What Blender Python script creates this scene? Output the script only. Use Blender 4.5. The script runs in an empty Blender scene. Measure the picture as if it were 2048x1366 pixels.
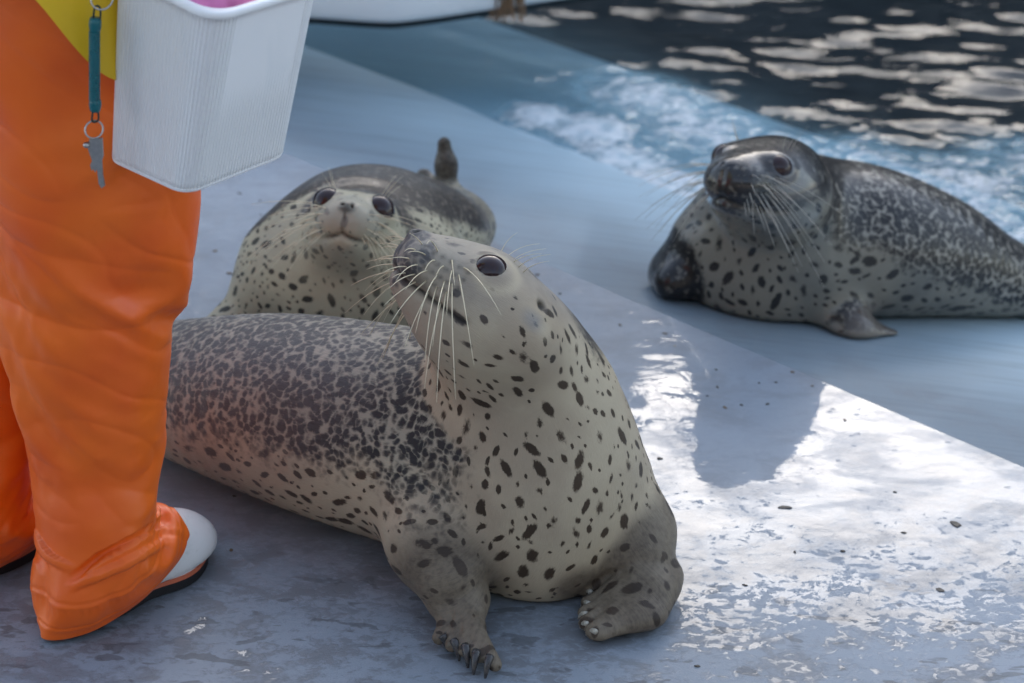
import bpy, bmesh, math, random
import numpy as np
from mathutils import Vector, Matrix, noise as mnoise

# ------------------------------------------------------------------ camera
SC = bpy.context.scene
COL = SC.collection
CAM_H, PITCH, LENS = 1.8, math.radians(27.0), 90.0
cam_d = bpy.data.cameras.new('camera'); cam = bpy.data.objects.new('camera', cam_d); COL.objects.link(cam)
cam.location = (0, 0, CAM_H); cam.rotation_euler = (math.pi/2 - PITCH, 0, 0)
cam_d.lens = LENS; cam_d.sensor_width = 36.0; cam_d.clip_end = 2000.0; cam_d.clip_start = 0.05
cam_d.dof.use_dof = True; cam_d.dof.focus_distance = 3.16; cam_d.dof.aperture_fstop = 5.0
SC.camera = cam
# ------------------------------------------------------------------ sky, sun, exposure
SUN_EL, SUN_AZ = math.radians(20.0), math.radians(4.0)      # azimuth measured from +Y towards +X
world = bpy.data.worlds.new('World'); SC.world = world; world.use_nodes = True
wn, wl = world.node_tree.nodes, world.node_tree.links
for n in list(wn): wn.remove(n)
w_out = wn.new('ShaderNodeOutputWorld'); w_bg = wn.new('ShaderNodeBackground')
w_sky = wn.new('ShaderNodeTexSky'); w_sky.sky_type = 'NISHITA'; w_sky.sun_disc = False
w_sky.sun_elevation = SUN_EL; w_sky.sun_rotation = SUN_AZ
w_sky.air_density = 1.0; w_sky.dust_density = 1.5; w_sky.ozone_density = 1.0
w_bg.inputs['Strength'].default_value = 0.10
w_co = wn.new('ShaderNodeTexCoord'); w_no = wn.new('ShaderNodeTexNoise'); w_no.inputs['Scale'].default_value = 2.6; w_no.inputs['Detail'].default_value = 5.0
w_bw = wn.new('ShaderNodeRGBToBW'); w_mx = wn.new('ShaderNodeMix'); w_mx.data_type = 'RGBA'; w_rm = wn.new('ShaderNodeMapRange')
wl.new(w_co.outputs['Generated'], w_no.inputs['Vector']); wl.new(w_sky.outputs['Color'], w_bw.inputs[0]); wl.new(w_no.outputs[0], w_rm.inputs[0])
w_rm.inputs[1].default_value = .35; w_rm.inputs[2].default_value = .65; w_rm.inputs[3].default_value = .15; w_rm.inputs[4].default_value = .60   # thin veil of white cloud over the blue
wl.new(w_rm.outputs[0], w_mx.inputs[0]); wl.new(w_sky.outputs['Color'], w_mx.inputs[6]); wl.new(w_bw.outputs[0], w_mx.inputs[7])
wl.new(w_mx.outputs[2], w_bg.inputs['Color']); wl.new(w_bg.outputs[0], w_out.inputs[0])
sun_d = bpy.data.lights.new('sun', 'SUN'); sun = bpy.data.objects.new('sun', sun_d); COL.objects.link(sun)
sun_d.energy = 3.0; sun_d.angle = math.radians(0.5); sun_d.color = (1.0, 0.90, 0.76)
sd = Vector((math.sin(SUN_AZ)*math.cos(SUN_EL), math.cos(SUN_AZ)*math.cos(SUN_EL), math.sin(SUN_EL)))
sun.rotation_euler = sd.to_track_quat('Z', 'Y').to_euler(); sun.location = (0, 0, 12)
SC.view_settings.view_transform = 'Standard'; SC.view_settings.look = 'None'
SC.view_settings.exposure = 2.62; SC.view_settings.gamma = 1.0

# ------------------------------------------------------------------ helpers: geometry of the place
FPX = 2048*LENS/36.0
CP, SP = math.cos(PITCH), math.sin(PITCH)
def ray(px, py):
    a, b = (px-1024)/FPX, (py-683)/FPX
    return np.array([a, CP-b*SP, -SP-b*CP])
def at(px, py, Y):                        # the point seen at (px,py) that stands at distance Y
    d = ray(px, py); return np.array([0, 0, CAM_H]) + d*(Y/d[1])
def on(px, py, z=0.0):                    # the point seen at (px,py) at height z
    d = ray(px, py); return np.array([0, 0, CAM_H]) + d*((z-CAM_H)/d[2])
def nrm(v): v = np.asarray(v, float); return v/np.linalg.norm(v)
def V(*a): return np.array(a, float)
CR, CU, CB = V(1, 0, 0), V(0, SP, CP), V(0, -CP, SP)        # right, up and towards the viewer

def tag(o, label=None, cat=None, group=None, kind=None):
    if label: o['label'] = label
    if cat: o['category'] = cat
    if group: o['group'] = group
    if kind: o['kind'] = kind
    return o
def empty(name, loc=(0, 0, 0)):
    o = bpy.data.objects.new(name, None); COL.objects.link(o); o.location = [float(v) for v in loc]; o.empty_display_size = 0.05
    return o
def link(name, me, mat=None, parent=None, smooth=True):
    o = bpy.data.objects.new(name, me); COL.objects.link(o)
    if mat and not me.materials: me.materials.append(mat)
    if smooth and len(me.polygons): me.polygons.foreach_set('use_smooth', np.ones(len(me.polygons), bool))
    if parent:
        o.parent = parent; o.matrix_parent_inverse = Matrix.Translation(-parent.location) if parent.parent is None else Matrix.Identity(4)
    return o
def mesh(name, verts, faces):
    me = bpy.data.meshes.new(name); me.from_pydata([tuple(map(float, v)) for v in verts], [], [tuple(map(int, f)) for f in faces]); me.update(); return me
def fast_mesh(name, verts, quads):
    me = bpy.data.meshes.new(name); n, m = len(verts), len(quads)
    me.vertices.add(n); me.vertices.foreach_set('co', np.asarray(verts, np.float32).ravel())
    me.loops.add(m*4); me.loops.foreach_set('vertex_index', np.asarray(quads, np.int32).ravel())
    me.polygons.add(m); me.polygons.foreach_set('loop_start', np.arange(0, m*4, 4, dtype=np.int32))
    me.polygons.foreach_set('loop_total', np.full(m, 4, np.int32))
    me.update(calc_edges=True); me.validate(); return me
def attr(me, name, val):
    val = np.asarray(val, np.float32)
    if val.ndim == 1:
        a = me.attributes.new(name, 'FLOAT', 'POINT'); a.data.foreach_set('value', val)
    else:
        a = me.attributes.new(name, 'FLOAT_VECTOR', 'POINT'); a.data.foreach_set('vector', val.ravel())
def catmull(pts, n, closed=False):
    P = np.asarray(pts, float); m = len(P); out = []
    ts = np.linspace(0, m-1, n)
    for t in ts:
        i = min(int(t), m-2); u = t-i
        p1, p2 = P[i], P[i+1]; p0 = P[i-1] if i > 0 else 2*p1-p2; p3 = P[i+2] if i+2 < m else 2*p2-p1
        out.append(0.5*((2*p1)+(-p0+p2)*u+(2*p0-5*p1+4*p2-p3)*u*u+(-p0+3*p1-3*p2+p3)*u**3))
    return np.array(out)
def tube(name, pts, radii, mat, parent=None, sides=6, cap=True):
    pts = np.asarray(pts, float); n = len(pts); radii = np.broadcast_to(np.asarray(radii, float), (n,))
    T = np.gradient(pts, axis=0); T /= np.linalg.norm(T, axis=1)[:, None]+1e-12
    ref = V(0, 0, 1) if abs(T[0, 2]) < .9 else V(1, 0, 0)
    u = nrm(np.cross(T[0], ref)); vs = []; fs = []
    for i in range(n):
        u = nrm(u - T[i]*np.dot(u, T[i])); w = np.cross(T[i], u)
        for k in range(sides):
            a = 2*math.pi*k/sides; vs.append(pts[i]+radii[i]*(math.cos(a)*u+math.sin(a)*w))
    for i in range(n-1):
        for k in range(sides):
            k2 = (k+1) % sides; fs.append((i*sides+k, i*sides+k2, (i+1)*sides+k2, (i+1)*sides+k))
    if cap: fs.append(tuple(range(sides-1, -1, -1))); fs.append(tuple((n-1)*sides+k for k in range(sides)))
    return link(name, mesh(name, vs, fs), mat, parent)

# ------------------------------------------------------------------ implicit modelling
def smin(a, b, k):
    if k <= 0: return np.minimum(a, b)
    h = np.maximum(k-np.abs(a-b), 0)/k
    return np.minimum(a, b)-h*h*k*0.25
class Ell:
    def __init__(s, c, r, A=None): s.c = np.asarray(c, np.float32); s.r = np.asarray(r, np.float32); s.A = np.eye(3, dtype=np.float32) if A is None else np.asarray(A, np.float32)
    def __call__(s, P):
        q = (P-s.c) @ s.A.T; a = q/s.r; k0 = np.sqrt((a*a).sum(1)); b = a/s.r; k1 = np.sqrt((b*b).sum(1))+1e-9
        return k0*(k0-1)/k1
class Cone:
    def __init__(s, a, b, ra, rb, n=None, flat=1.0):
        s.a = np.asarray(a, np.float32); s.d = np.asarray(b, np.float32)-s.a; s.ra = ra; s.rb = rb; s.flat = flat
        s.n = None if n is None else nrm(n).astype(np.float32)
    def __call__(s, P):
        w = P-s.a; t = np.clip((w@s.d)/float(s.d@s.d), 0, 1).astype(np.float32); w = w-t[:, None]*s.d
        if s.n is not None: w = w+s.n*((w@s.n)*(s.flat-1))[:, None]
        return (np.sqrt((w*w).sum(1))-(s.ra+(s.rb-s.ra)*t))/(s.flat if s.n is not None else 1.0)**0.7
class Loft:                               # elliptical sections along a spline: rows (x,y,z,lateral,vertical)
    def __init__(s, rows, n=44, up=(0, 0, 1)):
        R = catmull(rows, n).astype(np.float32); s.p = R[:, :3]; s.a = np.maximum(R[:, 3], .004); s.b = np.maximum(R[:, 4], .004)
        T = np.gradient(s.p, axis=0); T /= np.linalg.norm(T, axis=1)[:, None]
        L = np.cross(T, np.asarray(up, np.float32)); L /= np.linalg.norm(L, axis=1)[:, None]; s.L = L; s.Vv = np.cross(L, T)
    def __call__(s, P):
        out = np.empty(len(P), np.float32); A = s.p[:-1]; D = s.p[1:]-A; DD = (D*D).sum(1)
        for i in range(0, len(P), 20000):
            p = P[i:i+20000]; w = p[:, None]-A[None]
            t = np.clip((w*D).sum(2)/DD, 0, 1); w = w-t[..., None]*D
            la = np.abs((w*s.L[:-1]).sum(2)); vb = (w*s.Vv[:-1]).sum(2); lo = (w*w).sum(2)-la*la-vb*vb
            a = s.a[:-1]+(s.a[1:]-s.a[:-1])*t; b = s.b[:-1]+(s.b[1:]-s.b[:-1])*t
            m = np.minimum(a, b); k = np.sqrt((la/a)**2+(vb/b)**2+np.maximum(lo, 0)/(m*m))
            out[i:i+20000] = ((k-1)*m).min(1)
        return out
class Half:                               # keeps what lies on the positive side of a plane
    def __init__(s, p, n): s.p = np.asarray(p, np.float32); s.n = nrm(n).astype(np.float32)
    def __call__(s, P): return -((P-s.p)@s.n)
class Scaled:                             # a group of shapes enlarged about a fixed point
    def __init__(s, ops, c, k): s.ops, s.c, s.k = ops, np.asarray(c, np.float32), k
    def __call__(s, P): return evaluate(s.ops, s.c+(P-s.c)/np.float32(s.k))*s.k
def evaluate(ops, P):
    P = np.asarray(P, np.float32); d = np.full(len(P), 9.0, np.float32)
    for op, pr, k in ops:
        e = pr(P)
        if op == 'u': d = smin(d, e, k)
        elif op == 's': d = -smin(-d, e, k)
        elif op == 'i': d = -smin(-d, -e, k)
    return d
def surface(ops, lo, hi, h):
    lo = np.asarray(lo, float); hi = np.asarray(hi, float); R = 4; H = h*R
    nc = np.ceil((hi-lo)/H).astype(int)+1
    ax = [lo[i]+H*np.arange(nc[i]) for i in range(3)]
    G = np.stack(np.meshgrid(*ax, indexing='ij'), -1).reshape(-1, 3)
    c = evaluate(ops, G).reshape(nc)
    nf = (nc-1)*R+1
    f = c
    for axis in range(3):                  # linear upsampling
        n = f.shape[axis]; idx = np.arange((n-1)*R+1)/R; i0 = np.minimum(idx.astype(int), n-2); t = (idx-i0).astype(np.float32)
        sh = [1, 1, 1]; sh[axis] = -1; t = t.reshape(sh)
        f = np.take(f, i0, axis)*(1-t)+np.take(f, i0+1, axis)*t
    band = np.abs(f) < 1.6*H
    ii = np.argwhere(band); f[band] = evaluate(ops, lo+ii*h)
    ins = f < 0
    c8 = [ins[i:nf[0]-1+i, j:nf[1]-1+j, k:nf[2]-1+k] for i in (0, 1) for j in (0, 1) for k in (0, 1)]
    cnt = sum(x.astype(np.int8) for x in c8); act = (cnt > 0) & (cnt < 8)
    cells = np.argwhere(act); idm = np.full(act.shape, -1, np.int64); idm[act] = np.arange(len(cells))
    acc = np.zeros((len(cells), 3)); num = np.zeros(len(cells))
    corner = [(i, j, k) for i in (0, 1) for j in (0, 1) for k in (0, 1)]
    val = {q: f[cells[:, 0]+q[0], cells[:, 1]+q[1], cells[:, 2]+q[2]] for q in corner}
    for a in corner:
        for d in range(3):
            if a[d] == 1: continue
            b = list(a); b[d] = 1; b = tuple(b); va, vb = val[a], val[b]; m = (va < 0) != (vb < 0)
            t = np.where(m, va/np.where(m, va-vb, 1), 0); p = np.tile(np.array(a, float), (len(cells), 1)); p[:, d] += t
            acc[m] += p[m]; num[m] += 1
    verts = lo+(cells+acc/num[:, None])*h
    quads = []
    for d in range(3):
        e, g = (d+1) % 3, (d+2) % 3
        sl0 = [slice(None)]*3; sl1 = [slice(None)]*3; sl0[d] = slice(0, -1); sl1[d] = slice(1, None)
        A, B = ins[tuple(sl0)], ins[tuple(sl1)]; x = np.argwhere(A != B)
        x = x[(x[:, e] > 0) & (x[:, g] > 0) & (x[:, e] < nf[e]-1) & (x[:, g] < nf[g]-1)]
        flip = A[x[:, 0], x[:, 1], x[:, 2]]
        def cid(de, dg):
            y = x.copy(); y[:, e] += de; y[:, g] += dg; return idm[y[:, 0], y[:, 1], y[:, 2]]
        q = np.stack([cid(-1, -1), cid(0, -1), cid(0, 0), cid(-1, 0)], 1)
        q[~flip] = q[~flip][:, ::-1]; quads.append(q)
    quads = np.concatenate(quads)
    verts = relax(verts, quads, 2, 0.5)
    return verts, quads
def edges_of(quads):
    e = np.concatenate([quads[:, [0, 1]], quads[:, [1, 2]], quads[:, [2, 3]], quads[:, [3, 0]]]); return e
def relax(v, quads, it, lam):
    e = edges_of(quads); n = len(v); deg = np.bincount(e[:, 0], minlength=n)+np.bincount(e[:, 1], minlength=n)
    for k in range(it*2):
        s = np.stack([np.bincount(e[:, 0], v[e[:, 1], i], n)+np.bincount(e[:, 1], v[e[:, 0], i], n) for i in range(3)], 1)
        v = v+(lam if k % 2 == 0 else -lam*1.02)*(s/np.maximum(deg, 1)[:, None]-v)
    return v
def normals(v, quads):
    fn = np.cross(v[quads[:, 2]]-v[quads[:, 0]], v[quads[:, 3]]-v[quads[:, 1]]); n = np.zeros_like(v)
    for k in range(4):
        for i in range(3): n[:, i] += np.bincount(quads[:, k], fn[:, i], len(v))
    return n/(np.linalg.norm(n, axis=1)[:, None]+1e-12)
def seg_dist(P, poly):
    best = np.full(len(P), 9.0); tt = np.zeros(len(P))
    for i in range(len(poly)-1):
        a, d = poly[i], poly[i+1]-poly[i]; t = np.clip(((P-a)@d)/(d@d+1e-12), 0, 1); w = P-a-t[:, None]*d
        ds = np.linalg.norm(w, axis=1); m = ds < best; best[m] = ds[m]; tt[m] = (i+t[m])/(len(poly)-1)
    return best, tt
# ------------------------------------------------------------------ node helpers
class NT:
    def __init__(s, name):
        s.m = bpy.data.materials.new(name); s.m.use_nodes = True; s.t = s.m.node_tree
        for n in list(s.t.nodes): s.t.nodes.remove(n)
        s.out = s.t.nodes.new('ShaderNodeOutputMaterial'); s.b = s.t.nodes.new('ShaderNodeBsdfPrincipled'); s.t.links.new(s.b.outputs[0], s.out.inputs[0])
    def n(s, typ, ins=None, **kw):
        x = s.t.nodes.new('ShaderNode'+typ)
        for k, v in kw.items(): setattr(x, k, v)
        for k, v in (ins or {}).items(): s.set(x.inputs[k], v)
        return x
    def set(s, sock, v):
        if hasattr(v, 'is_output'): s.t.links.new(v, sock)
        elif isinstance(v, (tuple, list)) and sock.type == 'RGBA' and len(v) == 3: sock.default_value = (*v, 1)
        else: sock.default_value = v
    def p(s, **kw):
        for k, v in kw.items(): s.set(s.b.inputs[k.replace('_', ' ')], v)
    def math(s, op, a, b=0.0, c=0.0, clamp=False):
        x = s.n('Math', operation=op, use_clamp=clamp); s.set(x.inputs[0], a); s.set(x.inputs[1], b); s.set(x.inputs[2], c); return x.outputs[0]
    def mix(s, f, a, b, typ='MIX'):
        x = s.n('Mix', data_type='RGBA', blend_type=typ); s.set(x.inputs[0], f); s.set(x.inputs[6], a); s.set(x.inputs[7], b); return x.outputs[2]
    def ramp(s, v, lo, hi, a=0.0, b=1.0, smooth=True):
        x = s.n('MapRange', interpolation_type='SMOOTHSTEP' if smooth else 'LINEAR'); s.set(x.inputs[0], v); s.set(x.inputs[1], lo); s.set(x.inputs[2], hi); s.set(x.inputs[3], a); s.set(x.inputs[4], b); return x.outputs[0]
    def noise(s, co, scale, detail=3.0, rough=0.55, dist=0.0, dims='3D'):
        x = s.n('TexNoise', noise_dimensions=dims); s.set(x.inputs['Vector'], co); s.set(x.inputs['Scale'], scale); x.inputs['Detail'].default_value = detail; x.inputs['Roughness'].default_value = rough; x.inputs['Distortion'].default_value = dist; return x
    def attr(s, name): return s.n('Attribute', attribute_name=name)
    def obj(s): return s.n('TexCoord').outputs['Object']
    def mapping(s, co, scale=(1, 1, 1), rot=(0, 0, 0), loc=(0, 0, 0)):
        x = s.n('Mapping'); s.set(x.inputs[0], co); x.inputs['Location'].default_value = loc; x.inputs['Rotation'].default_value = rot; x.inputs['Scale'].default_value = scale; return x.outputs[0]
    def bump(s, h, strength=0.3, dist=0.01, normal=None):
        x = s.n('Bump'); s.set(x.inputs['Height'], h); x.inputs['Strength'].default_value = strength; x.inputs['Distance'].default_value = dist
        if normal is not None: s.set(x.inputs['Normal'], normal)
        return x.outputs[0]
def plain(name, col, rough=0.5, metal=0.0, var=0.12, scale=40.0, spec=0.5):
    t = NT(name); co = t.obj(); nz = t.noise(co, scale, 4)
    t.p(Base_Color=t.mix(nz.outputs[0], tuple(c*(1-var) for c in col), tuple(min(1, c*(1+var)) for c in col)), Roughness=t.math('MULTIPLY_ADD', nz.outputs[0], 0.2, rough-0.1), Metallic=metal)
    t.b.inputs['Specular IOR Level'].default_value = spec
    return t.m

# ------------------------------------------------------------------ seals
def seal_material(name, pale, pale2, spotc, back, line, cell=62.0, rough=0.5, wet=0.0, fac_grey=(.20, .20, .205), pawc=(.15, .125, .105), fill=0.0, spec=.22):
    t = NT(name); co = t.obj(); gr = t.attr('grain').outputs['Vector']
    n_lo = t.noise(co, 7.0, 3).outputs[0]; n_md = t.noise(co, 130.0, 3, .6).outputs[0]
    hair = t.noise(t.mapping(gr, (85, 450, 450)), 1.0, 2, .6).outputs[0]
    hair2 = t.noise(t.mapping(gr, (90, 1300, 1300)), 1.0, 2, .6).outputs[0]
    base = t.mix(t.ramp(n_lo, .35, .65), pale, pale2)
    # separate spots
    sp = t.math('ADD', t.attr('spot').outputs['Fac'], t.math('MULTIPLY_ADD', hair, .55, -.27))
    sp = t.math('ADD', sp, t.math('MULTIPLY_ADD', n_md, .5, -.25))
    spm = t.ramp(sp, .04, .36)
    spc = t.mix(t.ramp(n_lo, .40, .60), spotc, tuple(c*.62 for c in spotc))
    base = t.mix(t.math('MULTIPLY', spm, .93), base, spc)
    # netted back
    wv = t.noise(co, 34.0, 2).outputs['Color']
    wco = t.n('VectorMath', {0: t.n('VectorMath', {0: wv, 1: (.5, .5, .5)}, operation='SUBTRACT').outputs[0], 'Scale': .026}, operation='SCALE').outputs[0]
    cco = t.n('VectorMath', {0: co, 1: wco}, operation='ADD').outputs[0]
    vc = t.n('TexVoronoi', {'Vector': cco, 'Scale': cell, 'Randomness': .85}, feature='F1')
    big = t.noise(co, 9.0, 2).outputs[0]
    rnd = t.n('SeparateColor', {0: vc.outputs['Color']}).outputs[1]
    ed = t.math('ADD', vc.outputs['Distance'], t.math('MULTIPLY_ADD', n_md, .42, -.21))
    ed = t.math('ADD', ed, t.math('MULTIPLY_ADD', hair, .34, -.17))
    ed = t.math('ADD', ed, t.math('MULTIPLY_ADD', rnd, -.16, .08))
    ed = t.math('ADD', ed, t.math('MULTIPLY_ADD', big, -.40, .20))
    cm = t.ramp(ed, .84+fill, .38+fill)
    bk = t.mix(t.math('MULTIPLY', rnd, .55), back, tuple(c*.45 for c in back))
    bk = t.mix(t.ramp(hair, .35, .75, 0, .35), bk, tuple(min(1, c*2.0) for c in back))
    net = t.mix(cm, line, bk)
    dm = t.math('ADD', t.attr('dors').outputs['Fac'], t.math('MULTIPLY_ADD', t.noise(co, 22.0, 4, .6).outputs[0], 1.0, -.5))
    dm = t.math('ADD', dm, t.math('MULTIPLY_ADD', ed, -.35, .17))
    base = t.mix(t.ramp(dm, .22, .80), base, net)
    # solid dark cap (nape and crown), face grey, ink (nose, lips, claws' roots)
    cap = t.math('ADD', t.attr('cap').outputs['Fac'], t.math('MULTIPLY_ADD', n_md, .6, -.3))
    fk = t.math('MULTIPLY', t.ramp(t.math('ADD', t.noise(co, 85.0, 2).outputs[0], t.math('MULTIPLY_ADD', hair, .3, -.15)), .53, .66), .6)
    base = t.mix(t.ramp(cap, .25, .75), base, t.mix(fk, t.mix(t.ramp(hair, .4, .7), tuple(c*.55 for c in back), back), tuple(c*.62 for c in line)))
    base = t.mix(t.math('MULTIPLY', t.attr('face').outputs['Fac'], t.ramp(hair, .2, .8, .75, 1.0)), base, t.mix(n_md, tuple(c*.72 for c in fac_grey), tuple(c*1.3 for c in fac_grey)))
    pw = t.attr('paw').outputs['Fac']; base = t.mix(t.math('MULTIPLY', pw, t.ramp(t.math('ADD', n_md, t.math('MULTIPLY', hair, .6)), .45, 1.0, 1.0, .78)), base, t.mix(t.ramp(n_lo, .4, .6), pawc, tuple(c*.55 for c in pawc)))
    base = t.mix(t.attr('pale').outputs['Fac'], base, tuple(min(.8, c*1.15) for c in pale))
    base = t.mix(t.attr('ink').outputs['Fac'], base, (.012, .011, .011))
    base = t.mix(t.ramp(hair2, .3, .7, 0.0, .22), base, t.mix(.5, base, (0, 0, 0)))
    hb = t.math('MULTIPLY_ADD', hair, .6, t.math('MULTIPLY', hair2, .5))
    t.p(Base_Color=base, Roughness=t.ramp(hair, .2, .8, rough-.1, rough+.1), Normal=t.bump(hb, .35 if wet < .5 else .22, .0025))
    t.b.inputs['Specular IOR Level'].default_value = spec
    if wet > 0:
        t.set(t.b.inputs['Coat Weight'], t.math('MAXIMUM', t.attr('gloss').outputs['Fac'], wet)); t.b.inputs['Coat Roughness'].default_value = .13; t.b.inputs['Coat IOR'].default_value = 1.45
    return t.m

class Head:
    def __init__(s, O, f, u, sc, crown=.050, eye=(.031, .0350, .0190), eyed=(.52, .76, .38), mz=1.0, es=1.0, cl=.064):
        s.O = np.asarray(O, float); s.f = nrm(f); u = np.asarray(u, float); s.u = nrm(u-s.f*np.dot(u, s.f)); s.l = np.cross(s.u, s.f); s.s = sc
        s.A = np.stack([s.f, s.l, s.u]); s.crown = crown; s.EYE, s.EYE_D = eye, eyed; s.mz, s.es, s.cl = mz, es, cl
    def p(s, x, y, z): return s.O+s.s*(x*s.f+y*s.l+z*s.u)
    def mx(s, x): return x if x < .03 else .03+(x-.03)*s.mz
    def e(s, c, r): return Ell(s.p(s.mx(c[0]), c[1], c[2]), np.array(r)*s.s, s.A)
    def loc(s, P): return ((P-s.O)@s.A.T)/s.s
    ER = .0205
    def ops(s, long=1.0):
        k = s.s
        o = [('u', s.e((-.022, 0, -.008), (s.cl, .065, s.crown)), .045*k),
             ('u', s.e((.030, 0, -.004), (.062, .041, .034)), .045*k),
             ('u', s.e((.066, 0, -.010), (.044, .035, .030)), .03*k),
             ('u', s.e((.040, 0, -.034), (.056, .032, .020)), .025*k),
             ('u', s.e((.081, 0, -.033), (.022, .020, .012)), .014*k), ('u', s.e((.052, 0, .003), (.050, .026, .021)), .03*k)]
        for y in (1, -1):
            o += [('u', s.e((-.006, .034*y, -.018), (.046, .032, .034)), .045*k),
                  ('u', s.e((.012, .034*y, .022-(.056-s.crown)*.6), (.026, .015, .011)), .03*k),
                  ('u', s.e((.084, .0185*y, -.006), (.028, .0225, .0215)), .016*k)]
        o += [('u', s.e((.104, 0, .011), (.012, .0135, .0085)), .012*k)]
        for y in (1, -1): o += [('u', s.e((s.EYE[0], s.EYE[1]*y, s.EYE[2]), (.0236*s.es, .0230*s.es, .0200*s.es)), .014*k)]
        return o
    def fit(s, ops):                      # finds where each eye's axis leaves the finished body
        s.eyes = {}
        for y in (1, -1):
            d = nrm((s.EYE_D[0], s.EYE_D[1]*y, s.EYE_D[2])); c = np.array([s.EYE[0], s.EYE[1]*y, s.EYE[2]]); t = np.linspace(0, .05, 251)
            P = np.array([s.p(*(c+d*q)) for q in t]); e = evaluate(ops, P); i = int(np.argmax(e > 0)); s.eyes[y] = (c+d*t[i], d)
        return s
    def cuts(s):                          # eye openings, nostrils and ear holes, carved after everything is joined
        k = s.s; o = []
        for y in (1, -1):
            c, d = s.eyes[y]; q = c+d*.003
            o += [('s', Ell(s.p(*q), np.array((.0150, .0135, .0118))*s.es*k, s.A), .003*k),
                  ('s', s.e((.1125, .0068*y, .0145), (.0060, .0022, .0042)), .003*k),
                  ('s', s.e((-.024, .0560*y, .028), (.0055, .007, .0035)), .005*k)]
        return o
    def mouth(s):
        c = [(.1035, 0, -.0235), (.097, .013, -.0285), (.084, .026, -.0305), (.064, .0345, -.0300), (.045, .0405, -.0290), (.028, .0450, -.0265), (.020, .047, -.0240)]
        return [catmull([s.p(s.mx(x), y*g, z) for x, y, z in c], 24) for g in (1, -1)], np.array([s.p(s.mx(.118), 0, .006), s.p(s.mx(.114), 0, -.006), s.p(s.mx(.1045), 0, -.0235)])

def spots_field(v, nor, flow, sites, rng):
    """sites: list of (position, radius, elongation) -> smooth field, positive inside a spot"""
    fld = np.full(len(v), -1.0)
    order = np.argsort(v[:, 0]); xs = v[order, 0]
    for c, r, el in sites:
        R = r*el*2.2; i0, i1 = np.searchsorted(xs, c[0]-R), np.searchsorted(xs, c[0]+R); idx = order[i0:i1]
        if not len(idx): continue
        w = v[idx]-c; m = (w*w).sum(1) < R*R; idx = idx[m]; w = w[m]
        if not len(idx): continue
        j = np.argmin((w*w).sum(1)); f = flow[idx[j]]; n = nor[idx[j]]; b = np.cross(n, f)
        a1 = w@f; a2 = w@b; a3 = w@n; sk = rng.uniform(-.5, .5)
        d = np.sqrt((a1/el)**2+(a2+sk*a1)**2+a3**2*.5)/r
        fld[idx] = np.maximum(fld[idx], (1-d)*rng.choice([1., 1., .8, .45]))
    return np.clip(fld, -1, 1)
def scatter_sites(v, dens, size, n, rng, gap=1.5, cluster=.35):
    """Poisson-like sites on vertices; dens in 0..1 and size in metres, both per vertex"""
    sites = []; pos = np.zeros((0, 3)); rad = np.zeros(0)
    cand = rng.integers(0, len(v), n)
    for i in cand:
        if rng.random() > dens[i]: continue
        r = size[i]*rng.choice([.45, .6, .8, 1.0, 1.2, 1.4])
        if len(pos) and (np.linalg.norm(pos-v[i], axis=1) < gap*(rad+r)).any(): continue
        pos = np.vstack([pos, v[i]]); rad = np.append(rad, r); sites.append((v[i], r, rng.uniform(1.2, 2.2)))
        if rng.random() < cluster:
            for _ in range(rng.integers(1, 3)):
                q = v[i]+rng.normal(0, 1, 3)*r*1.1; sites.append((q, r*rng.uniform(.35, .7), rng.uniform(1.0, 1.7)))
    return sites

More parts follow.
